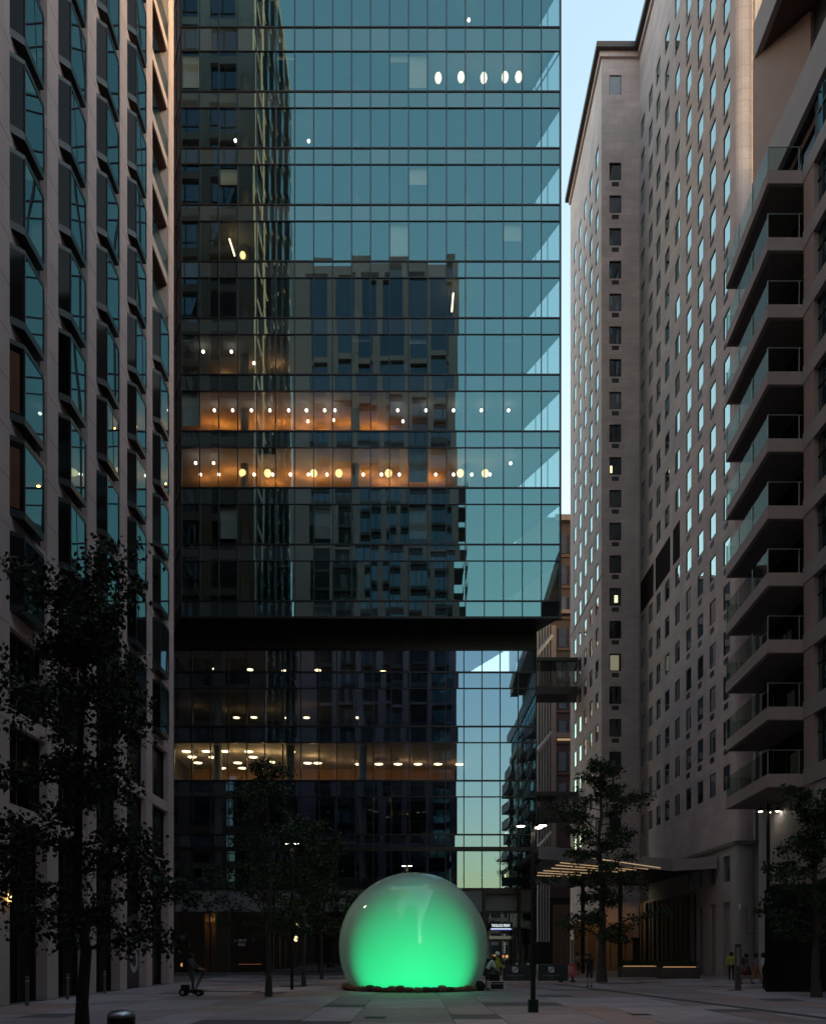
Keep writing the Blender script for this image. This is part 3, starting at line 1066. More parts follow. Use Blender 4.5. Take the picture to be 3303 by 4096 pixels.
# body, end wall (seen mirrored in the tower), shopfronts
b = MB()
b.box(LX - 64, LX - 2.0, LY0 - 0.3, LY1 - 0.65, 0, LH - 0.5)
b.box(LX - 2.0, LX - 0.9, LY0 - 0.3, LY0 + 0.6, 0, LH - 0.5)
b.build('core', M['slab_edge'], lb)
b = MB()
us = [0.0]
for q in range(19):
    us += [-1.5 - 3.2 * q, -3.7 - 3.2 * q]
us = [-64.0] + us[::-1]
vsz = [0.0]
for j in range(NF):
    vsz += [FZ0 + FP * j + 0.5, FZ0 + FP * j + 3.05]
vsz.append(LH)
holed(b, us, vsz, lambda i, j: i % 2 == 1 and j % 2 == 1, lambda u, v: Vector((LX + u, LY1 + 0.02, v)), (0, -1, 0), 0.3, 0, None)
b.build('end_wall', M['stone_left'], lb)
ep = MB()
ep.face([(2.2, 0, 0), (0, 0, 0), (0, 0, 2.55), (2.2, 0, 2.55)])
epm = ep.mesh('end_pane', M['glass_back'])
ef = MB()
ef.box(1.05, 1.15, -0.02, 0.06, 0, 2.55)
ef.box(0, 2.2, -0.02, 0.06, 0.7, 0.78)
efm = ef.mesh('end_window', M['frame_dark'])
for i in range(1, len(us) - 1, 2):
    for j in range(NF):
        mw = T(LX + us[i], LY1 - 0.3, FZ0 + FP * j + 0.5)
        if us[i] > -15:
            w = inst('end_window', efm, lb, mw)
            inst('end_pane', epm, w, mw)
b = MB()
b.face([(LX - 1, LY1 - 0.31, 0), (LX - 64, LY1 - 0.31, 0), (LX - 64, LY1 - 0.31, LH), (LX - 1, LY1 - 0.31, LH)])
b.build('end_glazing', M['glass_back'], lb)
b = MB()
b.box(LX - 64, LX + 0.05, LY0 - 0.8, LY1 + 0.05, LH, LH + 0.6)
b.build('roof_edge', M['stone_left'], lb)
b = MB()
b.box(LX - 0.6, LX - 0.5, LY0, LY1 - 0.2, 0.0, FZ0)
b.build('shop_glazing', M['glass_left_dark'], lb)
for (ya, yb) in bays:
    b = MB()
    for y in (ya + 0.02, (ya + yb) / 2, yb - 0.1):
        b.box(LX - 0.55, LX - 0.4, y, y + 0.08, 0, FZ0 - 0.02)
    b.box(LX - 0.55, LX - 0.4, ya + 0.1, yb - 0.1, 4.2, 4.3)
    b.build('shopfront_frame', M['frame_dark'], lb)
# hoarding panel with a big white letter, two bays from the far corner
ya, yb = bays[-2]
b = MB()
b.box(LX - 0.38, LX - 0.33, ya + 1.0, yb - 0.15, 0.02, 3.6)
hp = b.build('hoarding_panel', solid('plum_hoarding', (0.075, 0.05, 0.065), 0.7))
tag(hp, 'dark plum hoarding panel between stone piers with a big white letter', 'hoarding')
lt = MB()
n = 28
yc = (ya + yb) / 2 + 0.5
ring = []
for i in range(n):
    a, c = 2 * math.pi * i / n, 2 * math.pi * (i + 1) / n
    for (r0, r1) in (((0.31, 0.30), (0.56, 0.58)),):
        q = [(yc + r1[0] * math.cos(a), 1.3 + r1[1] * math.sin(a)), (yc + r1[0] * math.cos(c), 1.3 + r1[1] * math.sin(c)),
             (yc + r0[0] * math.cos(c), 1.3 + r0[1] * math.sin(c)), (yc + r0[0] * math.cos(a), 1.3 + r0[1] * math.sin(a))]
        lt.face([(LX - 0.32, y, z) for y, z in q])
lt.box(LX - 0.326, LX - 0.32, yc - 0.58, yc + 0.56, 1.85, 2.3)
lt.box(LX - 0.326, LX - 0.32, yc - 0.2, yc + 0.56, 2.62, 2.76)
lt.box(LX - 0.326, LX - 0.32, yc - 0.85, yc - 0.45, 2.4, 2.9)
lt.build('white_letter', solid('white_vinyl', (0.5, 0.5, 0.52), 0.6), hp)

# ------------------------------------------------------------------ hotel on the right
HX1, HX0, HY1 = 20.66, 17.2, 75.3         # wide face, narrow side face, stepped front face
HYN, HYF = 53.0, 90.0
HH = Z_(210, HY1)
hotel = thing('hotel', 'tall pale stone hotel with rows of small square windows', 'building', (24, 70, 0))
colY = [HX1 * F / (q - CX) for q in (2905, 2849, 2800, 2753, 2708, 2667, 2632, 2601.6, 2570)]
win_w = 1.16
HFL = 2.99
frontrows = [1.78 + (HY - (1365 + 0.6354 * 222)) / (F / HY1) + HFL * k for k in range(-23, 8)]     # sill heights
sills = [z for z in frontrows if z > 11.5 and z + 1.65 < HH - 2.0]
WHT = 1.62
vgrid = [8.6]
for s in sills:
    vgrid += [s, s + WHT]
vgrid.append(HH)
ugrid = [HYN]
for y in colY:
    ugrid += [y - win_w / 2, y + win_w / 2]
ugrid.append(HY1)
TALL = set()
b = MB()
PX = lambda u, v: Vector((HX1, u, v))
NR = len(sills)
skipc = {(i, j) for i in (7, 6, 5, 8) for j in ()}
hol = lambda i, j: i % 2 == 1 and j % 2 == 1
holed(b, ugrid, vgrid, hol, PX, (1, 0, 0), 0.1)
b.build('wide_wall', M['stone_hotel'], hotel)
wf = MB()
e = 0.055
for (a0, a1, c0, c1) in ((-win_w / 2, win_w / 2, 0, e), (-win_w / 2, win_w / 2, WHT - e, WHT), (-win_w / 2, -win_w / 2 + e, e, WHT - e), (win_w / 2 - e, win_w / 2, e, WHT - e)):
    wf.box(0.03, 0.1, a0, a1, c0, c1)
wfm = wf.mesh('window', M['frame_dark'])
hp_ = [pane_mesh('pane', win_w - 2 * e, WHT - 2 * e, random.Random(q).uniform(-.002, .002), random.Random(q + 9).uniform(-.002, .002), M['glass_hotel'], 2) for q in range(4)]
TOX = T(0.06, 0, WHT / 2) @ Matrix.Rotation(R(-90), 4, 'Z')
ac = MB()
ac.box(-0.012, 0.05, -0.36, 0.36, 0, 0.4)
for q in range(5):
    ac.box(-0.03, -0.013, -0.34, 0.34, 0.03 + q * 0.075, 0.07 + q * 0.075)
acm = ac.mesh('vent_grille', solid('vent_grille_metal', (0.05, 0.045, 0.045), 0.5, 0.4))
rh = random.Random(3)
for ci, y in enumerate(colY):
    for s in sills:
        mw = T(HX1, y, s)
        w = inst('window', wfm, hotel, mw)
        inst('pane', rh.choice(hp_), w, mw @ TOX @ Matrix.Rotation(rh.gauss(0, 0.003), 4, 'Z') @ Matrix.Rotation(rh.gauss(0, 0.003), 4, 'X'))
        if ci < 4 and s > 14:
            inst('vent_grille', acm, hotel, mw @ T(0, 0.1, -0.62))
# stepped front face with a single column of windows
fx0, fx1 = X_(2436, HY1), X_(2484, HY1)
b = MB()
fs_ = [s for s in sills if s + WHT < Z_(600, HY1)]
vg = [3.0]
for s in fs_:
    vg += [s, s + WHT]
zt0, zt1 = Z_(378, HY1), Z_(298, HY1)
vg += [zt0, zt1, HH]
holed(b, [HX0, fx0, fx1, HX1], vg, lambda i, j: i == 1 and j % 2 == 1, lambda u, v: Vector((u, HY1, v)), (0, 1, 0), 0.16)
b.build('front_wall', M['stone_hotel'], hotel)
w2 = fx1 - fx0
wf2 = MB()
for (a0, a1, c0, c1) in ((0, w2, 0, e), (0, w2, WHT - e, WHT), (0, e, e, WHT - e), (w2 - e, w2, e, WHT - e)):
    wf2.box(a0, a1, 0.08, 0.17, c0, c1)
wf2m = wf2.mesh('window', M['frame_dark'])
fpm = MB()
fpm.face([(e, 0.14, e), (w2 - e, 0.14, e), (w2 - e, 0.14, WHT - e), (e, 0.14, WHT - e)])
fpm = fpm.mesh('pane', glass('front_window_glass', (0.6, 0.7, 0.8), (0.03, 0.028, 0.032), 0.07, 1.4, see=False, objvar=0.6, curtain=0.35))
for s in fs_:
    mw = T(fx0, HY1, s)
    w = inst('window', wf2m, hotel, mw)
    inst('pane', fpm, w, mw)
    inst('vent_grille', acm, hotel, T(fx0 + w2 / 2, HY1, s - 0.56) @ Matrix.Rotation(R(90), 4, 'Z') @ Matrix.Diagonal((1, 0.9, 1, 1)))
b = MB()
b.box(fx0, fx1, HY1 + 0.1, HY1 + 0.17, zt0, zt1)
w = b.build('window', M['frame_dark'], hotel)
b = MB()
b.face([(fx0 + .06, HY1 + .095, zt0 + .06), (fx1 - .06, HY1 + .095, zt0 + .06), (fx1 - .06, HY1 + .095, zt1 - .06), (fx0 + .06, HY1 + .095, zt1 - .06)])
b.build('pane', solid('curtained_pane', (0.32, 0.32, 0.35), 0.3), w)
# lit rooms behind single front windows
for (py, lab, rect, e_) in ((1880, 'lit', (0.1, 0.3, 0.25, 0.9), 1.2), (2390, 'lit', (0.5, 0.8, 0.35, 1.0), 1.4), (2690, 'room', (0.12, 0.9, 0.12, 1.5), 0.13)):
    s = min(fs_, key=lambda q: abs(q + 0.8 - Z_(py, HY1)))
    b = MB()
    b.box(fx0 + rect[0], fx0 + rect[1], HY1 + 0.128, HY1 + 0.134, s + rect[2], s + rect[3])
    b.build('lit_interior', emit('hotel_room_glow_%d' % py, (1.0, 0.85, 0.42), e_), hotel)
# receding left face
sy = [77.2, 79.8, 82.4, 85.0, 87.6]
b = MB()
ug = [HY1]
for y in sy:
    ug += [y - 0.62, y + 0.62]
ug.append(HYF)
ls = [s for s in sills if s + WHT < HH - 4]
vg2 = [3.0]
for s in ls:
    vg2 += [s, s + WHT]
vg2.append(HH)
holed(b, ug, vg2, lambda i, j: i % 2 == 1 and j % 2 == 1, lambda u, v: Vector((HX0, u, v)), (1, 0, 0), 0.08)
b.build('side_wall', M['stone_hotel'], hotel)
rest, restf = MB(), MB()
for ci, y in enumerate(sy):
    for s in ls:
        if ci < 2:
            mw = T(HX0, y, s) @ Matrix.Diagonal((1, 1.07, 1, 1))
            w = inst('side_window', wfm, hotel, mw)
            inst('side_pane', rh.choice(hp_), w, mw @ TOX @ Matrix.Rotation(rh.gauss(0, 0.004), 4, 'Z'))
        else:
            t = rh.gauss(0, 0.002)
            rest.face([(HX0 + 0.045, y + 0.56, s + 0.05), (HX0 + 0.045 + t, y - 0.56, s + 0.05), (HX0 + 0.045 + t, y - 0.56, s + 1.57), (HX0 + 0.045, y + 0.56, s + 1.57)])
            for a0, a1, c0, c1 in ((-.62, .62, 0, .05), (-.62, .62, 1.57, 1.62), (-.62, -.56, .05, 1.57), (.56, .62, .05, 1.57)):
                restf.box(HX0 + 0.02, HX0 + 0.06, y + a0, y + a1, s + c0, s + c1)
kind(rest.build('far_panes', M['glass_hotel'], hotel), 'stuff')
kind(restf.build('far_window_frames', M['frame_dark'], hotel), 'stuff')
# string courses, louvred plant openings, cornice
b = MB()
b.box(HX0 - 0.06, HX0 + 0.02, HY1, HYF, Z_(2300, HY1) - 0.1, Z_(2300, HY1) + 0.12)
b.build('string_course', M['stone_hotel'], hotel)
zs = Z_(2128, 61.5)
for (ya, yb) in ((63.9, 65.5), (66.3, 70.2), (70.9, 74.8)):
    b = MB()
    zz = 32.4
    b.box(HX1 - 0.03, HX1 + 0.02, ya, yb, zz, zz + 2.8)
    b.build('louvre_panel', solid('dark_louvre', (0.022, 0.017, 0.017), 0.95, spec=0.05), hotel)
cornice = solid('bronze_cornice', (0.06, 0.045, 0.04), 0.6)
b = MB()
b.box(HX0 - 0.55, HX1 + 0.3, HY1 - 0.55, HYF + 0.4, HH, HH + 0.5)
b.box(HX1 - 0.56, HX1 + 0.5, HYN - 0.5, HY1 - 0.551, HH, HH + 0.5)
b.build('cornice', cornice, hotel)
b = MB()
b.box(HX0 - 0.2, HX1 + 0.1, HY1 - 0.2, HYF + 0.1, HH - 0.5, HH)
b.box(HX1 - 0.2, HX1 + 0.1, HYN, HY1 - 0.201, HH - 0.5, HH)
b.build('cornice_bed', M['stone_hotel'], hotel)
# the rounded corner pier and the end wall
b = MB()
cx0, cx1 = HX1, 22.4
pts = []
for i in range(9):
    a = math.pi * (1 - i / 8.0)
    pts.append(((cx0 + 21.9) / 2 + (21.9 - cx0) / 2 * math.cos(a), HYN - 0.28 * math.sin(a)))
pts = [(p[0], p[1]) for p in pts] + [(22.4, HYN), (22.4, HYN + 0.5), (HX1 + 0.01, HYN + 0.5)]
b.prism(pts, 8.7, HH)
b.build('corner_pier', M['stone_hotel'], hotel)
b = MB()
b.box(22.4, 40, HYN + 0.3, HYN + 1, 0, HH)
b.box(HX1 + 0.2, 40, HYN + 1.01, HYF, 0.0, HH - 0.6)
b.box(HX0 + 0.2, HX1 + 0.19, HY1 + 0.2, HYF, 0.0, HH - 0.6)
b.build('core', M['slab_edge'], hotel)
b = MB()
b.box(HX0, 40, HYF, HYF + 0.2, 0, HH)
b.build('rear_wall', M['stone_hotel'], hotel)
# base storeys: cornice band, windows, tall blind panels
pale = solid('pale_base_stone', (0.44, 0.395, 0.385), 0.75, var=0.08, scale=0.5, streak=0.5)
baseY = colY[:4]
b = MB()
ug = [HYN]
for y in baseY:
    ug += [y - 0.58, y + 0.58]
ug.append(HY1)
holed(b, ug, [0.0, 0.12, 5.0, 6.35, 8.05, 8.75], lambda i, j: i % 2 == 1 and j in (1, 3), lambda u, v: Vector((HX1, u, v)), (1, 0, 0), 0.2)
b.build('base_wall', pale, hotel)
blind = solid('blind_panel_pink', (0.33, 0.27, 0.255), 0.8, var=0.08)
for i, y in enumerate(baseY):
    b = MB()
    b.box(HX1 + 0.15, HX1 + 0.22, y - 0.6, y + 0.6, 0.1, 5.02)
    b.build('blind_panel', blind, hotel)
    b = MB()
    b.box(HX1 + 0.15, HX1 + 0.2, y - 0.6, y + 0.6, 6.33, 8.07)
    b.build('base_pane', M['glass_hotel'], hotel)
b = MB()
b.prism(pts, 0.0, 8.69)
b.build('corner_base', pale, hotel)
b = MB()
b.box(HX1 - 0.12, HX1 + 0.1, HYN - 0.1, HY1, 8.6, 8.85)
b.box(HX1 - 0.12, 22.4, HYN - 0.4, HYN - 0.29, 8.6, 8.85)
b.build('base_cornice', solid('cornice_brown', (0.2, 0.15, 0.13), 0.7), hotel)
b = MB()
b.tube((22.12, HYN - 0.45, 0), (22.12, HYN - 0.45, 8.6), 0.09, n=10)
b.build('drainpipe', M['pipe'], hotel)
b = MB()
b.tube((21.80, HYN - 0.36, 8.9), (21.80, HYN - 0.36, HH), 0.10, n=10)
b.build('drainpipe', M['pipe'], hotel)
# entrance: vertical screens of dark glass and stone fins under the canopy
b = MB()
b.box(HX1 - 0.06, HX1 - 0.02, 60.2, HY1, 0.02, 6.0)
b.build('entrance_glazing', M['glass_left_dark'], hotel)
fin = solid('entrance_fin', (0.2, 0.17, 0.15), 0.7, objvar=0.3)
rf = random.Random(8)
y = 60.3
while y < HY1 - 0.5:
    wv = rf.choice((0.35, 0.5, 0.7))
    b = MB()
    b.box(HX1 - 0.32, HX1 - 0.07, y, y + wv, 0, 6.0)
    b.build('entrance_fin', fin, hotel)
    y += wv + rf.uniform(0.5, 1.1)
tim = solid('timber_screen', (0.34, 0.22, 0.13), 0.65, objvar=0.25)
for i in range(9):
    xa = 14.6 + i * 0.67
    if xa < HX1 - 0.7:
        b = MB()
        b.box(xa, xa + 0.6, HY1 - 0.5 - 0.05 * (i % 2), HY1 - 0.05, 0.0, 4.4)
        b.build('timber_panel', tim, hotel)
L_ = bpy.data.lights.new('entrance_downlight', 'AREA')
L_.shape = 'RECTANGLE'
L_.size, L_.size_y, L_.energy, L_.color = 5.0, 0.3, 7, (1.0, 0.62, 0.3)
put(bpy.data.objects.new('entrance_downlight', L_), None, T(17.6, HY1 - 2.2, 6.3))

# entrance canopy with warm LED strips
cz = 8.15
can = thing('entrance_canopy', 'flat angular entrance canopy with glowing yellow strips under it', 'canopy', (15, 60, 0))
outline = [(7.6, 50.0), (8.4, 50.5), (18.1, 57.6), (20.55, 55.7), (20.55, 73), (12.2, 73), (7.6, 62)]
outl = outline if True else outline[::-1]
b = MB()
b.prism(outl, cz - 0.32, cz)
b.build('roof', solid('canopy_top', (0.1, 0.09, 0.09), 0.6), can)
b = MB()
for i in range(3):
    p, q = Vector(outline[i]), Vector(outline[i + 1])
    dd = (q - p).normalized()
    nn = Vector((dd.y, -dd.x)) * 0.06
    b.prism([p + nn, q + nn, q, p][::1], cz - 0.78, cz + 0.02)
b.build('fascia', solid('canopy_fascia', (0.34, 0.29, 0.29), 0.5, var=0.05), can)
b = MB()
ins = [(8.2, 51.0), (18.1, 58.2), (20.4, 56.4), (20.4, 72.8), (12.4, 72.8), (8.2, 62)]
b.prism(ins, cz - 0.62, cz - 0.33)
b.build('soffit', M['soffit_dark'], can)
sz = cz - 0.66
for (pa, pb) in (((2330, 3428), (2640, 3473)), ((2280, 3440), (2590, 3478)), ((2240, 3452), (2545, 3482)), ((2222, 3462), (2500, 3485)), ((2205, 3474), (2470, 3489)),
                 ((2172, 3484), (2400, 3497)), ((2150, 3492), (2330, 3503)), ((2146, 3503), (2290, 3509))):
    P_ = [at(p[0], p[1], (sz - EYE) * F / (HY - p[1])) for p in (pa, pb)]
    b = MB()
    b.tube(P_[0], P_[1], 0.03, n=6)
    b.build('light_strip', M['led_strip'], can)
for (px, Y) in ((2330, 66), (2480, 62.5)):
    b = MB()
    x = X_(px, Y)
    b.tube((x, Y, 0), (x, Y, cz - 0.6), 0.16, n=12)
    b.build('post', M['dark_metal'], can)

# ------------------------------------------------------------------ balcony building, far right
BX = 18.65
bb = thing('apartment_building', 'dark apartment building with stacked glass-railed balconies at right edge', 'building', (24, 30, 0))
lev = [10.26 + 3.205 * k for k in range(10)]
zr = 51.4
YN = -42.4
b = MB()
b.box(BX + 0.5, BX + 22, YN, 39.3, 0, 42.2)
b.box(19.5, BX + 22, 39.301, 46.2, 0, 42.2)
b.prism([(21.3, YN), (41, YN), (41, 46), (21.3, 46)], 42.2, zr)
b.build('core', M['slab_edge'], bb)
# glazing and piers
for z in [6.0] + lev:
    b = MB()
    b.box(BX + 0.2, BX + 0.24, YN, 38.35, z + 0.2, z + 2.62)
    b.build('facade_glazing', M['glass_right'], bb)
    b = MB()
    b.box(BX - 0.05, BX + 0.45, YN, 39.38, z - 0.62, z + 0.2)
    b.build('floor_band', M['fascia'], bb)
    b = MB()
    for y in np.arange(YN + 1.2, 38.0, 1.55):
        b.box(BX + 0.14, BX + 0.26, y, y + 0.07, z + 0.2, z + 2.6)
    b.box(BX + 0.15, BX + 0.25, YN, 38.35, z + 1.65, z + 1.72)
    b.build('window_frame', M['frame_dark'], bb)
for y in [38.35 - 7.2 * q for q in range(12)]:
    b = MB()
    b.box(BX - 0.02, BX + 0.4, y, y + 1.0, 0, lev[-1] + 0.19)
    b.build('pier', M['stone_right'], bb)
b = MB()
b.box(BX, BX + 0.45, YN, 39.38, 4.9, 9.6)
b.box(19.35, 19.48, 39.381, 46.2, 0, 9.6)
b.build('base_wall', solid('pale_base_cladding', (0.36, 0.34, 0.36), 0.6, var=0.05), bb)
# recessed balcony fronts
slab_o = [(BX, 39.4), (16.93, 39.4), (17.32, 45.7), (18.95, 45.7)]
for k, z in enumerate(lev):
    b = MB()
    b.prism([(19.34, 39.4), (19.34, 45.7), (17.32, 45.7), (16.93, 39.4)], z - 0.62, z)
    bal = b.build('balcony', M['stone_right'], bb)
    b = MB()
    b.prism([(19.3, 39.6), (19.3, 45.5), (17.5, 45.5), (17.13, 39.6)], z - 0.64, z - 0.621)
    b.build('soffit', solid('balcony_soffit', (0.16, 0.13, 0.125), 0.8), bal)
    b = MB()
    b.prism([(BX + 0.02, 39.42), (16.96, 39.42), (16.96, 39.45), (BX + 0.02, 39.45)][::-1], z, z + 1.12)
    b.build('guard', M['glass_rail'], bal)
    for (t0, t1) in ((0.0, 0.34), (0.34, 0.67), (0.67, 1.0)):
        p = Vector((16.97, 39.45)).lerp(Vector((17.36, 45.68)), t0 + 0.004)
        q = Vector((16.97, 39.45)).lerp(Vector((17.36, 45.68)), t1 - 0.004)
        b = MB()
        b.prism([(p.x, p.y), (p.x + 0.02, p.y), (q.x + 0.02, q.y), (q.x, q.y)], z, z + 1.12)
        b.build('guard', M['glass_rail'], bal)
    b = MB()
    b.box(17.36, 19.3, 45.66, 45.68, z, z + 1.12)
    b.build('guard', M['glass_rail'], bal)
    b = MB()
    for p in ((16.955, 39.435), (17.09, 41.55), (17.23, 43.65), (17.36, 45.67), (18.45, 39.435)):
        b.box(p[0] - 0.02, p[0] + 0.02, p[1] - 0.02, p[1] + 0.02, z, z + 1.13)
    b.box(16.95, 18.62, 39.415, 39.44, z + 1.12, z + 1.15)
    b.build('rail', M['galv'], bal)
    # set-back doors and the pinkish end wall of the loggia
    b = MB()
    b.box(19.36, 19.41, 39.45, 45.7, z + 0.02, z + 2.5)
    dr = b.build('balcony_door', M['glass_left_dark'], bb)
    b = MB()
    for y in (39.5, 41.0, 42.6, 44.2, 45.6):
        b.box(19.3, 19.355, y, y + 0.07, z + 0.02, z + 2.5)
    b.box(19.3, 19.355, 39.5, 45.67, z + 2.44, z + 2.5)
    b.box(19.3, 19.355, 39.5, 45.67, z + 0.02, z + 0.08)
    b.build('frame', M['frame_dark'], dr)
    if k in (0, 1, 2, 6):
        b = MB()
        b.box(19.33, 19.35, 41.4 + 0.4 * k, 42.3 + 0.4 * k, z + 0.1, z + 1.6)
        b.build('curtain', M['blind'], dr)
b = MB()
b.box(19.42, 19.49, 39.4, 46.2, 9.7, 42.2)
b.build('loggia_wall', M['stone_right'], bb)
# terrace parapet, slanted end wall and roof slab at the top
b = MB()
b.box(18.85, 19.08, YN, 45.95, 42.25, 44.5)
b.build('terrace_parapet', M['fascia'], bb)
b = MB()
b.box(19.081, 21.2, YN, 45.9, 42.3, 42.5)
b.build('terrace_floor', M['soffit_dark'], bb)
b = MB()
b.prism([(19.1, 46.1), (18.9, 45.9), (20.95, 43.5), (21.2, 43.6)][::1], 42.5, zr)
b.build('end_wall', M['stone_right'], bb)
b = MB()
b.box(18.95, 19.25, YN, 46.0, zr, zr + 2.0)
b.build('roof_fascia', M['fascia'], bb)
b = MB()
b.box(19.251, 41, YN, 46.0, zr + 0.05, zr + 0.5)
b.build('roof_slab', M['soffit_brown'], bb)

b = MB()
for q in range(5):
    for z in lev[:-1]:
        y0 = YN + 0.4 + 15.5 * q
        b.prism([(BX, y0), (BX, y0 + 6.2), (18.0, y0 + 6.2), (17.8, y0)], z - 0.6, z)
        b.prism([(18.03, y0 + 6.2), (18.0, y0 + 6.2), (17.8, y0), (17.83, y0)], z, z + 1.1)
b.build('street_balconies', M['stone_right'], bb)

# ------------------------------------------------------------------ buildings mirrored, far behind, or added unseen to shut out light
YB = -14.0
bh = Z_(1040, 2 * YT - YB)
bt = thing('residential_tower', 'dark gridded residential tower that shows mirrored in the glass facade', 'building', (-10, YB - 8, 0))
rx = X_(1830, 2 * YT - YB)
ps = 3.83
b = MB()
ucols = []
xx = rx - 0.95
while xx > rx - 22:
    ucols.append((xx - ps + 0.95, xx))
    xx -= ps
ucols = ucols[::-1]
ug = [ucols[0][0] - 3.2]
for a, c in ucols:
    ug += [a, c]
ug.append(rx)
fh = 3.28
nfl = int((bh - 22) / fh)
vg = [0.0]
for j in range(nfl):
    vg += [3.0 + j * fh, 3.0 + j * fh + 2.85]
crown0 = 3.0 + nfl * fh + 0.6
vg += [crown0, crown0 + 5.2, crown0 + 6.0, bh - 1.6, bh]
holed(b, ug, vg, lambda i, j: i % 2 == 1 and j % 2 == 1, lambda u, v: Vector((u, YB - 0.0, v)), (0, -1, 0), 0.5,
      lambda i, j: 1 if i % 2 == 1 and j < 2 * nfl and (j // 2) % 7 != 5 else 0)
b.build('front_wall', [M['stone_back'], solid('dark_spandrel', (0.05, 0.045, 0.05), 0.6)], bt)
cw = ps - 0.95
wp = MB()
wp.face([(cw, 0, 0), (0, 0, 0), (0, 0, 2.85), (cw, 0, 2.85)])
wpm = wp.mesh('window', M['glass_back'])
wd = MB()
wd.box(0.9, 1.0, 0.02, 0.1, 0, 2.85)
wd.box(cw - 0.95, cw - 0.85, 0.02, 0.1, 0, 2.85)
wd.box(0, cw, 0.01, 0.12, 2.2, 2.85)
wdm = wd.mesh('frame', M['frame_dark'])
rb = random.Random(2)
for i, (a, c) in enumerate(ucols[-7:]):
    for j in range(nfl):
        mw = T(a, YB - 0.5, 3.0 + j * fh)
        w = inst('window', wpm, bt, mw @ Matrix.Rotation(rb.gauss(0, 0.004), 4, 'X'))
        inst('frame', wdm, w, mw)
    for (za, zb) in ((crown0, crown0 + 5.2), (crown0 + 6.0, bh - 1.6)):
        b = MB()
        b.face([(c, YB - 0.5, za), (a, YB - 0.5, za), (a, YB - 0.5, zb), (c, YB - 0.5, zb)])
        b.build('crown_window', M['glass_back'], bt)
b = MB()
b.box(ucols[0][0] - 3.2, rx - 0.01, YB - 20, YB - 0.52, 0, bh - 0.3)
b.build('core', M['slab_edge'], bt)
b = MB()
for j in range(nfl):
    z = 3.0 + j * fh
    if not 54 < z < 76:
        continue
    b.box(rx, rx + 1.7, YB - 5, YB - 0.8, z - 0.3, z)
    b.box(rx + 1.66, rx + 1.7, YB - 5, YB - 0.8, z, z + 1.1)
b.build('balconies', M['dark_metal'], bt)


def plain_block(name, label, x0, x1, y0, y1, h, wall, cols=3.6, fl=3.5, faces='S'):
    t = thing(name, label, 'building', ((x0 + x1) / 2, (y0 + y1) / 2, 0))
    b = MB()
    b.box(x0 + 0.3, x1 - 0.3, y0 + 0.3, y1 - 0.3, 0, h - 0.2)
    b.build('core', M['glass_back'], t)
    b = MB()
    nf = int(h / fl)
    for j in range(nf + 1):
        z = j * fl
        b.box(x0 + 0.1, x1 - 0.1, y0 + 0.1, y1 - 0.1, z, min(z + 1.0, h))
    b.build('floor_bands', wall, t)
    b = MB()
    x = x0
    while x < x1 - 0.5:
        b.box(x, x + 0.8, y0, y0 + 0.5, 0, h)
        b.box(x, x + 0.8, y1 - 0.5, y1, 0, h)
        x += cols
    y = y0 + cols
    while y < y1 - 1:
        b.box(x0, x0 + 0.5, y, y + 0.8, 0, h)
        b.box(x1 - 0.5, x1, y, y + 0.8, 0, h)
        y += cols
    b.build('piers', wall, t)
    return t


# the block beyond the footbridges: brown bays, pale bands, white fins
fb = thing('terracotta_building', 'brown and beige building glimpsed beyond the footbridges', 'building', (19, 118, 0))
YF = 112.0
fz = lambda p: Z_(p, YF)
b = MB()
b.box(X_(2090, YF), X_(2420, YF), YF + 0.6, YF + 16, 0, fz(2060))
b.build('core', solid('brown_panel', (0.05, 0.03, 0.026), 0.7, var=0.25, scale=0.4), fb)
beige = solid('beige_band', (0.22, 0.165, 0.145), 0.7, var=0.06)
for (pa, pb, za, zb) in ((2221, 2420, 2078, 2055), (2221, 2420, 2452, 2436), (2204, 2420, 2948, 2930), (2204, 2224, 3420, 2500)):
    b = MB()
    b.box(X_(pa, YF), X_(pb, YF), YF + 0.1 + (0.02 if pb < 2300 else 0), YF + 0.7, fz(za), fz(zb))
    b.build('band', beige, fb)
for q in range(9):
    for c in range(3):
        xa = X_(2236 + c * 42, YF)
        za = fz(2130 + q * 125)
        b = MB()
        b.box(xa, xa + 1.0, YF + 0.5, YF + 0.58, za - 2.6, za)
        b.build('window', M['glass_back'], fb)
        b = MB()
        b.box(xa - 0.2, xa + 1.2, YF + 0.45, YF + 0.61, za - 3.1, za - 2.75)
        b.build('sill', solid('terracotta_sill', (0.1, 0.055, 0.04), 0.7), fb)
b = MB()
b.box(X_(2230, YF), X_(2284, YF), YF + 0.3, YF + 0.5, fz(2960), fz(2952))
b.build('lintel_light', emit('lintel_glow', (1.0, 0.6, 0.25), 0.25), fb)
b = MB()
b.box(X_(2135, YF), X_(2300, YF), YF - 1.2, YF + 0.5, 0, 9.0)
b.build('shopfront', M['glass_left_dark'], fb)
b = MB()
for i in range(9):
    xa = X_(2212 + i * 9, YF - 1.4)
    b.box(xa, xa + 0.16, YF - 1.45, YF - 1.21, 0, 8.0)
b.build('shopfront_post', solid('shopfront_bronze', (0.16, 0.1, 0.07), 0.6), fb)
wfn = solid('white_fin', (0.30, 0.28, 0.27), 0.6, var=0.05)
for i, px in enumerate((2147, 2158, 2169, 2180, 2191)):
    b = MB()
    b.box(X_(px, YF - 2), X_(px + 4.5, YF - 2), YF - 2.4, YF - 1.8, 3, fz(2480))
    b.build('fin', wfn, fb)
for (za, zb) in ((2620, 2540), (3010, 2930), (3400, 3330)):
    b = MB()
    p, q = at(2144, za, YF - 2.5), at(2206, zb, YF - 2.5)
    b.tube(p, q, 0.28, n=4)
    b.build('brace', wfn, fb)

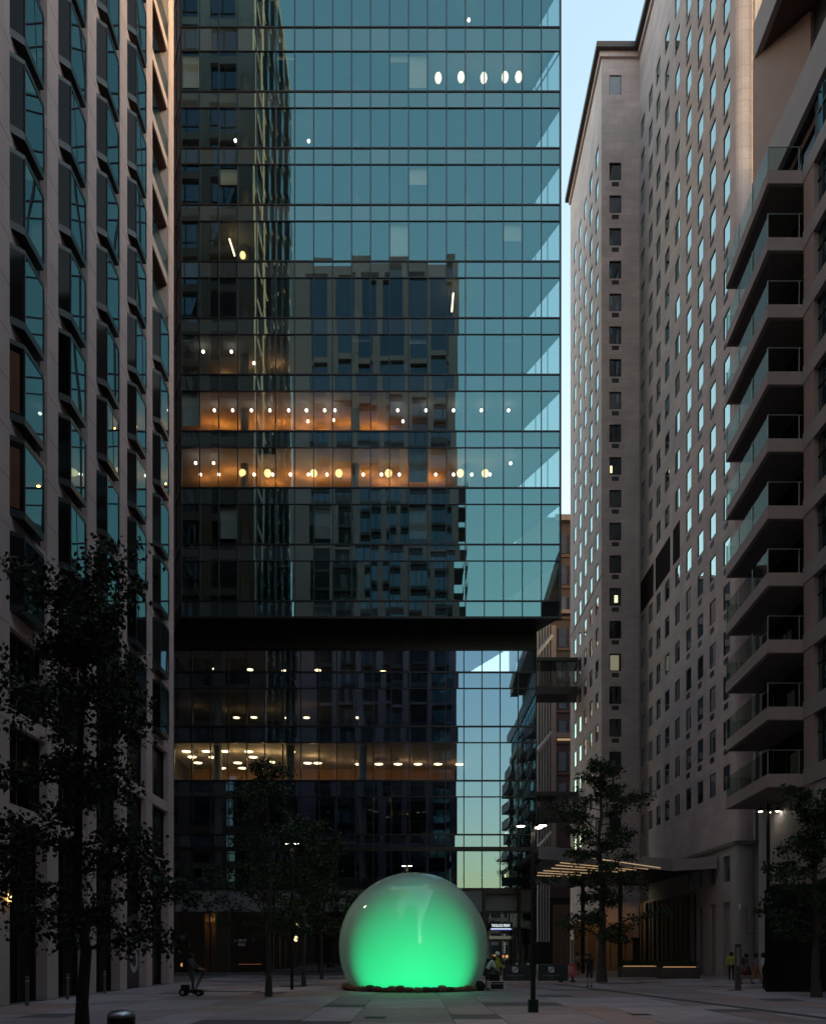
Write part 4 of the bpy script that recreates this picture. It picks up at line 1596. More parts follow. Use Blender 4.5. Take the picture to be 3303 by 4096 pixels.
plain_block('office_block', 'grey office block glimpsed mirrored in the hotel windows', -34, 4, 128, 150, 60, M['stone_back'])
plain_block('out_of_view_block', 'unseen grey block added behind the left stone building to shut out light', -80, -32, 52, 110, 92, M['stone_back'])  # added out of view to keep light off the stone end wall
plain_block('out_of_view_block', 'grey block behind the camera on the left side', -60, -22.5, -40, 21, 60, M['stone_left'])


plain_block('out_of_view_block', 'unseen long block added to close the light gap right of the hotel', 46, 76, 20, 140, 46, M['stone_back'])  # added out of view to stop low sky glow beside the hotel
plain_block('terrace_row', 'low row of houses far behind the camera', -14, 60, -140, -120, 15, M['stone_right'])


def footbridge(label, za, zb, roofpx, Y):
    t = thing('footbridge', label, 'footbridge', (X_(2210, Y), Y, Z_(zb, Y)))
    x0, x1 = X_(2060, Y), HX0 - 0.02
    b = MB()
    b.box(x0, x1, Y, Y + 3, Z_(zb, Y), Z_(zb - 30, Y))
    b.build('deck', M['dark_metal'], t)
    b = MB()
    b.box(x0, x1, Y - 0.1, Y + 3.1, Z_(za + roofpx, Y), Z_(za, Y))
    b.build('roof', M['dark_metal'], t)
    n = 5
    for i in range(n):
        xa, xb = x0 + (x1 - x0) * i / n, x0 + (x1 - x0) * (i + 1) / n
        b = MB()
        b.box(xa + 0.03, xb - 0.03, Y + 0.05, Y + 0.07, Z_(zb - 30, Y), Z_(za + roofpx, Y))
        b.build('pane', M['glass_shop'], t)
        b = MB()
        b.box(xa - 0.03, xa + 0.03, Y + 0.02, Y + 0.1, Z_(zb - 30, Y), Z_(za + roofpx, Y))
        b.build('post', M['frame_dark'], t)
    return t


footbridge('upper dark glazed footbridge between the glass tower and the hotel', 2631, 2777, 14, 86)
footbridge('lower dark glazed footbridge above the hotel canopy', 3168, 3275, 16, 86)

#==PART2==
# ------------------------------------------------------------------ the glowing inflatable ball
BALL = Vector((0.01, 38.5, 1.98))
BR = 3.47
ball = thing('inflatable_ball', 'giant glossy translucent ball glowing green on the plaza', 'inflatable', (BALL.x, BALL.y, 0))
m, nt, N, L, p = base_mat('ball_vinyl')
N.remove(p)
df, tr, gl = N.new('ShaderNodeBsdfDiffuse'), N.new('ShaderNodeBsdfTranslucent'), N.new('ShaderNodeBsdfGlossy')
df.inputs['Color'].default_value = (0.74, 0.76, 0.73, 1)
tr.inputs['Color'].default_value = (0.26, 0.32, 0.30, 1)
gl.inputs['Color'].default_value = (1, 1, 1, 1)
gl.inputs['Roughness'].default_value = 0.025
mx1, mx2, fr = N.new('ShaderNodeMixShader'), N.new('ShaderNodeMixShader'), N.new('ShaderNodeFresnel')
mx1.inputs['Fac'].default_value = 0.5
fr.inputs['IOR'].default_value = 1.65
L.new(df.outputs[0], mx1.inputs[1])
L.new(tr.outputs[0], mx1.inputs[2])
L.new(fr.outputs[0], mx2.inputs['Fac'])
L.new(mx1.outputs[0], mx2.inputs[1])
L.new(gl.outputs[0], mx2.inputs[2])
L.new(mx2.outputs[0], N['Material Output'].inputs['Surface'])
M['ball'] = m
b = MB()
prof = []
a0 = math.asin((0.06 - BALL.z) / BR)
for i in range(41):
    a = a0 + (math.pi / 2 - a0) * i / 40.0
    prof.append((max(1e-6, BR * math.cos(a)), BALL.z + BR * math.sin(a)))
n = 96
vv, ff = [], []
for r, z in prof:
    for i in range(n):
        t = 2 * math.pi * i / n
        wob = 1 + 0.0016 * math.sin(3 * t + z) + 0.001 * math.sin(7 * t)
        vv.append((BALL.x + r * wob * math.cos(t), BALL.y + r * wob * math.sin(t), z))
for k in range(len(prof) - 1):
    for i in range(n):
        j = (i + 1) % n
        ff.append((k * n + i, k * n + j, (k + 1) * n + j, (k + 1) * n + i))
b.poly(vv, ff)
b.build('shell', M['ball'], ball, smooth=True)
# welded seams, a rim skirt and the lamps inside
b = MB()
b.lathe([(2.90, 0.0), (2.98, 0.02), (2.92, 0.11)], (BALL.x, BALL.y, 0), n=64)
b.build('skirt', solid('ball_skirt', (0.2, 0.2, 0.19), 0.6), ball)
for (dx, dy, tx, ty, tz, en, size) in ((-1.15, -0.5, -1.25, -3.2, 1.0, 680, 104), (1.15, -0.5, 1.35, -3.2, 1.05, 680, 104), (0.0, 0.2, 0.05, -3.4, 1.7, 1250, 104)):
    Ls = bpy.data.lights.new('green_floodlight', 'SPOT')
    Ls.energy = en * 0.325
    Ls.color = (0.0, 1.0, 0.33)
    Ls.spot_size = R(size)
    Ls.spot_blend = 1.0
    Ls.shadow_soft_size = 0.15
    o = bpy.data.objects.new('green_floodlight', Ls)
    pos = Vector((BALL.x + dx, BALL.y + dy, 0.3))
    dirv = (Vector((BALL.x + tx, BALL.y + ty, tz)) - pos).normalized()
    put(o, None, Matrix.Translation(pos) @ dirv.to_track_quat('-Z', 'Y').to_matrix().to_4x4())
    b = MB()
    b.lathe([(0.14, 0.0), (0.16, 0.05), (0.12, 0.18)], (pos.x, pos.y + 0.12, 0.02), n=12)
    b.build('floodlight', M['black_paint'], ball)

Lw = bpy.data.lights.new('inner_fill_light', 'POINT')  # added fill lamp that lifts the pale tone of the shell
Lw.energy, Lw.color, Lw.shadow_soft_size = 34, (0.50, 1.0, 0.74), 0.3
put(bpy.data.objects.new('inner_fill_light', Lw), None, T(BALL.x, BALL.y + 0.6, 2.0))
# ring of sandbags at its foot
sb = MB()
nu, nv = 10, 6
vv = []
for j in range(nv + 1):
    v = -math.pi / 2 + math.pi * j / nv
    for i in range(nu):
        u = 2 * math.pi * i / nu
        c, s = math.cos(u), math.sin(u)
        cx_ = math.copysign(abs(c) ** 0.6, c) * math.cos(v) ** 0.5 if math.cos(v) > 1e-6 else 0
        cy_ = math.copysign(abs(s) ** 0.6, s) * math.cos(v) ** 0.5 if math.cos(v) > 1e-6 else 0
        vv.append((0.21 * cx_, 0.15 * cy_, 0.125 + 0.125 * math.sin(v)))
ff = [(j * nu + i, j * nu + (i + 1) % nu, (j + 1) * nu + (i + 1) % nu, (j + 1) * nu + i) for j in range(nv) for i in range(nu)]
sb.poly(vv, ff)
sbm = [sb.mesh('sandbag', solid('sandbag_%d' % q, c, 0.85, var=0.3, scale=9, bump=0.4, bscale=30), smooth=True)
       for q, c in enumerate(((0.25, 0.10, 0.06), (0.17, 0.065, 0.045), (0.24, 0.15, 0.08), (0.07, 0.06, 0.045)))]
rs = random.Random(12)
nb = 54
for i in range(nb):
    a = 2 * math.pi * i / nb
    if math.sin(a) > 0.55:
        continue
    rr = 3.16 + rs.uniform(-0.04, 0.05)
    o = inst('sandbag', rs.choice(sbm), None, T(BALL.x + rr * math.cos(a), BALL.y + rr * math.sin(a), 0) @ Matrix.Rotation(a + math.pi / 2 + rs.uniform(-.25, .25), 4, 'Z') @ Matrix.Diagonal((1, 1.0, rs.uniform(0.85, 1.25), 1)))
    tag(o, 'one of the red-brown sandbags ringing the foot of the green ball', 'sandbag', 'sandbags round the ball')

# ------------------------------------------------------------------ trees
def leaf_mat(name, c1, c2):
    m, nt, N, L, p = base_mat(name)
    geo = N.new('ShaderNodeNewGeometry')
    rp = N.new('ShaderNodeValToRGB')
    rp.color_ramp.elements[0].color = (*c1, 1)
    rp.color_ramp.elements[1].color = (*c2, 1)
    L.new(geo.outputs['Random Per Island'], rp.inputs['Fac'])
    L.new(rp.outputs['Color'], p.inputs['Base Color'])
    p.inputs['Roughness'].default_value = 0.55
    p.inputs['Specular IOR Level'].default_value = 0.3
    return m


M['leaf'] = leaf_mat('tree_leaf', (0.012, 0.022, 0.008), (0.038, 0.058, 0.017))
M['bark'] = solid('tree_bark', (0.06, 0.048, 0.04), 0.9, var=0.3, scale=9, bump=0.6, bscale=30)


def tree(label, x, y, h, spread, trunk_r, n_leaf, leaf, seed, first=1.9, clumps=None, shape=None):
    """Tapered trunk, tiers of limbs, and leaves scattered round the twigs of each limb."""
    r = random.Random(seed)
    g_ = np.random.default_rng(seed)
    t = thing('tree', label, 'tree', (x, y, 0), group=None)
    tk = MB()
    pts = [Vector((0, 0, 0))]
    k = 9
    for i in range(1, k + 1):
        pts.append(Vector((r.gauss(0, 0.035) * i * 0.5, r.gauss(0, 0.035) * i * 0.5, h * 0.93 * i / k)))
    rad = lambda z: trunk_r * (1 - 0.88 * min(1, z / h)) * (1.35 if z < 0.1 else 1.0)
    for i in range(k):
        tk.tube(pts[i], pts[i + 1], rad(pts[i].z), rad(pts[i + 1].z), n=9, caps=False)
    tips = []
    nb = int(30 * (h / 9.0))
    for i in range(nb):
        z = first + (h * 0.97 - first) * (i + r.random()) / nb
        u = (z - first) / (h - first)
        reach = spread * (shape(u) if shape else (0.55 + 0.6 * math.sin(math.pi * (0.2 + 0.75 * u))) * (1 - 0.55 * u ** 2)) * r.uniform(0.45, 1.2)
        a = i * 2.4 + r.uniform(-0.5, 0.5)
        base = Vector((0, 0, z - 0.25 * reach))
        j = max(0, min(k - 1, int(base.z / (h * 0.93) * k)))
        base.x, base.y = pts[j].x, pts[j].y
        p0 = base
        dirv = Vector((math.cos(a), math.sin(a), r.uniform(0.15, 0.5)))
        rr = max(0.012, rad(base.z) * 0.42)
        nseg = 4
        for s in range(nseg):
            p1 = p0 + dirv * (reach / nseg) + Vector((r.gauss(0, .06), r.gauss(0, .06), r.gauss(0, .05)))
            tk.tube(p0, p1, rr * (1 - s / nseg * 0.8), rr * (1 - (s + 1) / nseg * 0.8), n=5, caps=False)
            if s >= 1:
                for q in range(2):
                    tw = p1 + Vector((r.gauss(0, .28), r.gauss(0, .28), r.gauss(-0.05, .2)))
                    tk.tube(p1, tw, 0.008, 0.003, n=4, caps=False)
                    tips.append((tw, r.uniform(0.5, 1.4)))
                tips.append((p1, 1.0))
            p0 = p1
            dirv.z -= 0.12
    tk.build('trunk', M['bark'], t, smooth=True, local=True)
    wts = np.array([w for _, w in tips])
    P = np.array([tuple(p) for p, _ in tips])
    idx = g_.choice(len(P), n_leaf, p=wts / wts.sum())
    C = P[idx] + g_.normal(0, 1, (n_leaf, 3)) * np.array([0.13, 0.13, 0.10]) * (h / 9.0) ** 0.5 * 1.1
    C[:, 2] = np.maximum(C[:, 2], first - 0.5)
    s = leaf * g_.uniform(0.55, 1.25, n_leaf)[:, None]
    d1 = g_.normal(0, 1, (n_leaf, 3))
    d1[:, 2] -= 0.5
    d1 /= np.linalg.norm(d1, axis=1)[:, None]
    d2 = np.cross(d1, g_.normal(0, 1, (n_leaf, 3)))
    d2 /= np.linalg.norm(d2, axis=1)[:, None]
    nr = np.cross(d1, d2)
    v0 = C - d1 * s * 0.5
    v1 = C + d2 * s * 0.42 + nr * s * 0.12
    v2 = C + d1 * s * 0.6
    v3 = C - d2 * s * 0.42 + nr * s * 0.12
    V = np.stack([v0, v1, v2, v3], 1).reshape(-1, 3)
    me = bpy.data.meshes.new('crown')
    me.vertices.add(len(V))
    me.vertices.foreach_set('co', V.ravel())
    fi = np.arange(n_leaf)[:, None] * 4
    tri = np.concatenate([fi + np.array([[0, 1, 2]]), fi + np.array([[0, 2, 3]])], 1).reshape(-1, 3)
    me.loops.add(tri.size)
    me.loops.foreach_set('vertex_index', tri.ravel())
    me.polygons.add(len(tri))
    me.polygons.foreach_set('loop_start', np.arange(len(tri)) * 3)
    me.polygons.foreach_set('loop_total', np.full(len(tri), 3))
    me.update()
    me.validate()
    me.materials.append(M['leaf'])
    inst('crown', me, t, Matrix.Identity(4), local=True)
    return t


wide_low = lambda u: 1.0 if u < 0.3 else 0.98 - (u - 0.3) * 0.45 if u < 0.62 else 0.6 - (u - 0.62) * 0.8
tree('dark leafy tree nearest the camera in front of the left stone building', -5.65, 14.1, 8.7, 1.7, 0.115, 17000, 0.088, 41, first=2.0, shape=wide_low)
tree('dark tree with grey trunk standing left of the green ball', -5.65, 32.3, 9.5, 2.1, 0.12, 9000, 0.11, 52, first=2.7)
tree('slim dark tree behind the lamp post left of the green ball', -5.60, 42.3, 8.6, 2.3, 0.10, 7500, 0.15, 63, first=3.0)
tree('farthest tree of the row close to the tower shopfront', -5.75, 52.0, 9.3, 2.6, 0.10, 7500, 0.17, 74, first=3.2)
tree('ragged tree with thick trunk in front of the hotel entrance canopy', 10.75, 47.0, 13.3, 3.0, 0.25, 12000, 0.15, 85, first=2.6,
     shape=lambda u: (1.0 if 0.02 < u < 0.16 else 0.55 if u < 0.33 else 1.05 if u < 0.72 else 0.9 - (u - 0.72) * 2.8))
tree('tall thin tree that shows mirrored low in the lobby glass', 14.6, -60.0, 14.5, 2.4, 0.25, 2500, 0.3, 107, first=4.0)
tree('dark green tree before the black kiosk at the right edge', 15.5, 31.7, 8.3, 2.1, 0.17, 10500, 0.13, 96, first=2.3)

# ------------------------------------------------------------------ street lamps
def street_lamp(label, x, y, hl, base, rad=0.075, power=55, heads=((-0.36, 0.0), (0.26, -0.12), (0.2, 0.28))):
    t = thing('street_lamp', label, 'street lamp', (x, y, 0))
    b = MB()
    b.lathe([(rad, 0.0), (rad * 0.8, hl + 0.35), (rad * 0.5, hl + 0.42)], n=12)
    b.build('pole', M['black_paint'], t, local=True)
    if base:
        b = MB()
        b.box(-0.135, 0.135, -0.135, 0.135, 0, 0.37)
        b.build('base', M['black_paint'], t, local=True)
    for (dx, dy) in heads:
        b = MB()
        b.tube((0, 0, hl + 0.12), (dx, dy, hl + 0.2), 0.022, n=6)
        b.tube((dx, dy, hl + 0.14), (dx, dy, hl + 0.62), 0.016, n=6)
        b.lathe([(0.125, 0.0), (0.13, 0.03), (0.10, 0.14), (0.05, 0.17)], (dx, dy, hl), n=14)
        hd = b.build('lamp_head', M['black_paint'], t, local=True)
        b = MB()
        b.lathe([(0.03, -0.035), (0.09, -0.02), (0.118, -0.002)], (dx, dy, hl), n=14)
        put(bpy.data.objects.new('lens', b.mesh('lens', M['lamp_lens'])), hd, W[t])
    Lp = bpy.data.lights.new('street_lamp_light', 'SPOT')
    Lp.energy, Lp.color, Lp.shadow_soft_size = power, (1.0, 0.78, 0.55), 0.12
    Lp.spot_size, Lp.spot_blend = R(140), 0.8
    put(bpy.data.objects.new('street_lamp_light', Lp), None, T(x, y, hl - 0.12))
    return t


M['lamp_lens'] = emit('street_lamp_lens', (1.0, 0.88, 0.70), 16.0)
street_lamp('tall black street lamp with a square foot right of the green ball', X_(2131, 24), 24.0, 5.42, True)
street_lamp('black street lamp rising behind the black kiosk at right', X_(3071, 43.5), 43.5, Z_(3247, 43.5), False, rad=0.11, power=4, heads=((-0.40, 0.0), (0.46, -0.1), (0.16, 0.3)))
street_lamp('slim black street lamp between the tree trunks on the left', X_(1167, 38), 38.0, Z_(3376, 38), False, heads=((-0.2, 0.0), (0.19, -0.05)))
street_lamp('street lamp peeping over the top of the green ball', X_(1627, 50), 50.0, Z_(3465, 50), False, heads=((-0.19, 0.0), (0.19, -0.05)))

# ------------------------------------------------------------------ small furniture
t = thing('litter_bin', 'round dark bin with a domed steel lid at the bottom edge', 'bin', (X_(485, 12.2), 12.2, 0))
b = MB()
b.lathe([(0.17, 0.0), (0.195, 0.03), (0.2, 0.78), (0.19, 0.8)], n=28)
b.build('body', M['dark_metal'], t, local=True)
b = MB()
b.lathe([(0.205, 0.8), (0.2, 0.84), (0.16, 0.885), (0.09, 0.91), (1e-6, 0.918)], n=28)
b.build('lid', M['steel'], t, smooth=True, local=True)

for i, (px, base_y, lab) in enumerate(((108, 4025, 'slim wooden bollard nearest the left edge by the stone piers'), (270, 4000, 'slim bollard beside the dark trunk of the nearest tree'),
                                       (418, 3975, 'slim bollard farthest along the left stone building'))):
    s = (base_y - HY) / EYE
    Y = F / s
    t = thing('bollard', lab, 'bollard', (X_(px, Y), Y, 0), group='bollards along the stone building')
    b = MB()
    b.lathe([(0.06, 0.0), (0.06, 0.92), (0.05, 0.96), (1e-6, 0.975)], n=14)
    b.build('post', solid('bollard_paint', (0.14, 0.10, 0.075), 0.6), t, local=True)
    b = MB()
    b.lathe([(0.063, 0.78), (0.063, 0.83)], n=14)
    b.build('band', M['steel'], t, local=True)

t = thing('black_kiosk', 'big black clad kiosk under the trees at the right edge', 'kiosk', (17, 38, 0))
kx0, kx1, ky0, ky1, kh = 15.35, 18.5, 36.0, 41.0, 4.72
b = MB()
b.prism([(kx0 + 0.05, ky0 + 0.05), (kx1, ky0 + 0.05), (kx1, ky1), (kx0 + 2.3, ky1)], 0, kh - 0.25)
b.build('body', M['black_paint'], t)
for i in range(5):
    b = MB()
    wv = (kx1 - kx0) / 5
    b.box(kx0 + i * wv + 0.012, kx0 + (i + 1) * wv - 0.012, ky0, ky0 + 0.049, 0.06, kh - 0.26)
    b.build('panel', solid('kiosk_panel', (0.011, 0.010, 0.012), 0.7, var=0.15, objvar=0.2, spec=0.2), t)
b = MB()
b.prism([(kx0 + 0.14, ky0 + 0.12), (kx1, ky0 + 0.12), (kx1, ky1), (kx0 + 2.4, ky1)], kh - 0.249, kh)
b.build('roof', M['black_paint'], t)

# wayfinding pillar
Y = 37.2
t = thing('wayfinding_pillar', 'tall narrow wayfinding pillar with a pale upper panel at right', 'sign', (X_(2951, Y), Y, 0))
b = MB()
b.box(-0.13, 0.13, -0.05, 0.05, 0.0, 2.1)
b.build('post', solid('pillar_brown', (0.09, 0.07, 0.065), 0.5), t, local=True)
b = MB()
b.box(-0.10, 0.06, -0.056, -0.051, 1.1, 1.95)
b.build('map_panel', solid('pillar_panel', (0.3, 0.28, 0.25), 0.4), t, local=True)
b = MB()
b.box(-0.42, 0.16, -0.12, 0.12, 0.0, 0.03)
b.build('foot', M['dark_metal'], t, local=True)

# security camera and its cable on the hotel corner
t = thing('security_camera', 'white dome security camera on a bracket at the hotel corner', 'camera', (21.0, HYN - 0.5, 4.6))
b = MB()
b.tube((21.2, HYN - 0.3, 4.75), (20.75, HYN - 0.65, 4.75), 0.03, n=8)
b.build('bracket', M['white_paint'], t)
b = MB()
b.lathe([(1e-6, -0.3), (0.08, -0.26), (0.1, -0.18), (0.1, 0.0), (0.06, 0.06)], (20.75, HYN - 0.65, 4.72), n=14)
b.build('dome', M['white_paint'], t, smooth=True)
b = MB()
b.tube((21.3, HYN - 0.3, 4.6), (21.3, HYN - 0.3, 2.9), 0.015, n=6)
b.tube((21.3, HYN - 0.3, 2.9), (22.0, HYN - 0.32, 2.9), 0.015, n=6)
b.build('cable', M['dark_metal'], t)

# planters with warm under-lighting by the hotel entrance
hedge_leaf = leaf_mat('hedge_leaf', (0.02, 0.035, 0.012), (0.05, 0.08, 0.025))
for (pa, pb, Y, lab) in ((2486, 2640, 56.0, 'low hedge planter with an orange glowing edge nearer the canopy post'), (2645, 2800, 53.2, 'low hedge planter with orange glowing edge against the blind panels')):
    x0, x1 = X_(pa, Y), min(X_(pb, Y), 20.2)
    t = thing('planter', lab, 'planter', ((x0 + x1) / 2, Y, 0))
    b = MB()
    b.box(x0, x1, Y, Y + 1.1, 0, 0.72)
    b.build('box', solid('planter_brown', (0.11, 0.08, 0.065), 0.7), t)
    b = MB()
    b.box(x0 + 0.1, x1 - 0.3, Y - 0.03, Y - 0.004, 0.72, 0.79)
    b.build('light_strip', emit('planter_glow', (1.0, 0.45, 0.08), 0.25), t)
    n_ = 1500
    C = np.stack([rng.uniform(x0 + 0.05, x1 - 0.05, n_), rng.uniform(Y + 0.05, Y + 1.05, n_), rng.uniform(0.72, 1.12, n_)], 1)
    b = MB()
    for c in C:
        q = [Vector(c) + Vector(rng.normal(0, 0.05, 3)) for _ in range(3)]
        b.face(q)
    b.build('hedge', hedge_leaf, t)

# crowd barriers with banners
def barrier(label, xa, xb, Y):
    t = thing('barrier_banner', label, 'barrier', ((xa + xb) / 2, Y, 0))
    z0, z1 = 0.22, 1.03
    b = MB()
    for (p, q) in (((xa, Y, z0), (xb, Y, z0)), ((xa, Y, z1), (xb, Y, z1)), ((xa, Y, z0), (xa, Y, z1)), ((xb, Y, z0), (xb, Y, z1))):
        b.tube(p, q, 0.02, n=6)
    b.build('frame', M['galv'], t)
    for x in (xa + 0.12, xb - 0.12):
        b = MB()
        b.tube((x, Y, z0), (x, Y, 0.05), 0.018, n=6)
        b.tube((x, Y - 0.28, 0.02), (x, Y + 0.28, 0.02), 0.018, n=6)
        b.tube((x, Y, 0.06), (x, Y - 0.26, 0.025), 0.014, n=6)
        b.build('foot', M['galv'], t)
    b = MB()
    nx, nz = 14, 4
    vv = []
    for j in range(nz + 1):
        for i in range(nx + 1):
            u, v = i / nx, j / nz
            vv.append((xa + 0.01 + (xb - xa - 0.02) * u, Y - 0.035 + 0.012 * math.sin(u * 19 + v * 2) * (0.3 + v), z0 - 0.03 + (z1 - z0 + 0.06) * v))
    b.poly(vv, [(j * (nx + 1) + i, j * (nx + 1) + i + 1, (j + 1) * (nx + 1) + i + 1, (j + 1) * (nx + 1) + i) for j in range(nz) for i in range(nx)])
    bn = b.build('banner', solid('banner_black', (0.022, 0.022, 0.026), 0.7), t, smooth=True)
    xm, yy = (xa + xb) / 2 - 0.1, Y - 0.062
    pw = solid('banner_print', (0.55, 0.57, 0.58), 0.7)
    b = MB()
    s, zc = 0.155, 0.79
    b.face([(xm - s, yy, zc - s + 0.03), (xm + s - 0.03, yy, zc + s), (xm - s, yy, zc + s)])
    b.face([(xm - s + 0.03, yy, zc - s), (xm + s, yy, zc - s), (xm + s, yy, zc + s - 0.03)])
    b.build('logo', pw, bn)
    gold = solid('banner_text', (0.33, 0.30, 0.22), 0.7)
    text_obj('lettering', 'SOUTHBANK PLACE', 0.125, gold, T(xm, yy, 0.465) @ FRONT, bn, 0.001, sx=0.78)
    text_obj('lettering', 'LONDON', 0.07, gold, T(xm, yy, 0.33) @ FRONT, bn, 0.001, sx=0.9)
    return t


barrier('black banner barrier with white square logo left of the lamp post', X_(2009, 44.2), X_(2123, 44.2), 44.2)
barrier('black banner barrier with white square logo right of the lamp post', X_(2150, 44.2), X_(2271, 44.2), 44.2)
Y = 47.5
xa, xb = X_(2225, Y), X_(2307, Y)
t = thing('plastic_barrier', 'red plastic barrier behind the right banner', 'barrier', ((xa + xb) / 2, Y, 0))
red = solid('red_plastic', (0.55, 0.02, 0.045), 0.45, var=0.08)
b = MB()
b.box(xa, xb, Y - 0.04, Y + 0.04, 0.92, 1.02)
b.box(xa, xb, Y - 0.04, Y + 0.04, 0.3, 0.42)
b.build('rail', red, t)
nsl = 11
for i in range(nsl):
    b = MB()
    x = xa + (xb - xa - 0.05) * i / (nsl - 1)
    b.box(x, x + 0.05, Y - 0.025, Y + 0.025, 0.42, 0.92)
    b.build('slat', red, t)
for x in (xa + 0.15, xb - 0.35):
    b = MB()
    b.box(x, x + 0.2, Y - 0.25, Y + 0.25, 0.0, 0.1)
    b.box(x + 0.05, x + 0.15, Y - 0.03, Y + 0.03, 0.1, 0.3)
    b.build('foot', M['black_paint'], t)

# cases and bag beside the ball
Y = 37.3
xa, xb = X_(1958, Y), X_(2016, Y)
t = thing('flight_case', 'black flight case with silver edges on the ground beside the workers', 'case', ((xa + xb) / 2, Y, 0))
b = MB()
b.box(xa + 0.01, xb - 0.01, Y + 0.01, Y + 0.39, 0.02, 0.40)
b.build('body', M['black_paint'], t)
b = MB()
for z in (0.015, 0.385):
    b.box(xa, xb, Y - 0.005, Y + 0.02, z, z + 0.035)
for x in (xa, xb - 0.035):
    b.box(x, x + 0.035, Y - 0.006, Y + 0.021, 0.051, 0.384)
b.box(xa + 0.036, xb - 0.036, Y + 0.0, Y + 0.018, 0.29, 0.31)
b.build('trim', M['steel'], t)
b = MB()
b.box(xa - 0.02, xb - 0.2, Y + 0.02, Y + 0.36, 0.425, 0.74)
tag(b.build('equipment_box', M['black_paint']), 'plain black box resting on top of the flight case', 'box')
b = MB()
xm = X_(1918, 37.0)
b.lathe([(0.17, 0.0), (0.2, 0.1), (0.19, 0.3), (0.13, 0.42), (0.05, 0.46)], (xm, 37.0, 0), n=10)
tag(b.build('black_bag', M['black_paint'], smooth=True), 'slumped black bag at the right foot of the green ball', 'bag')

# ------------------------------------------------------------------ people
SKIN = {'light': solid('skin_light', (0.45, 0.27, 0.2), 0.6), 'dark': solid('skin_dark', (0.14, 0.075, 0.05), 0.6)}
_cloth = {}


def cloth(c):
    if c not in _cloth:
        _cloth[c] = solid('cloth_%d' % len(_cloth), c, 0.85, var=0.2, scale=8)
    return _cloth[c]


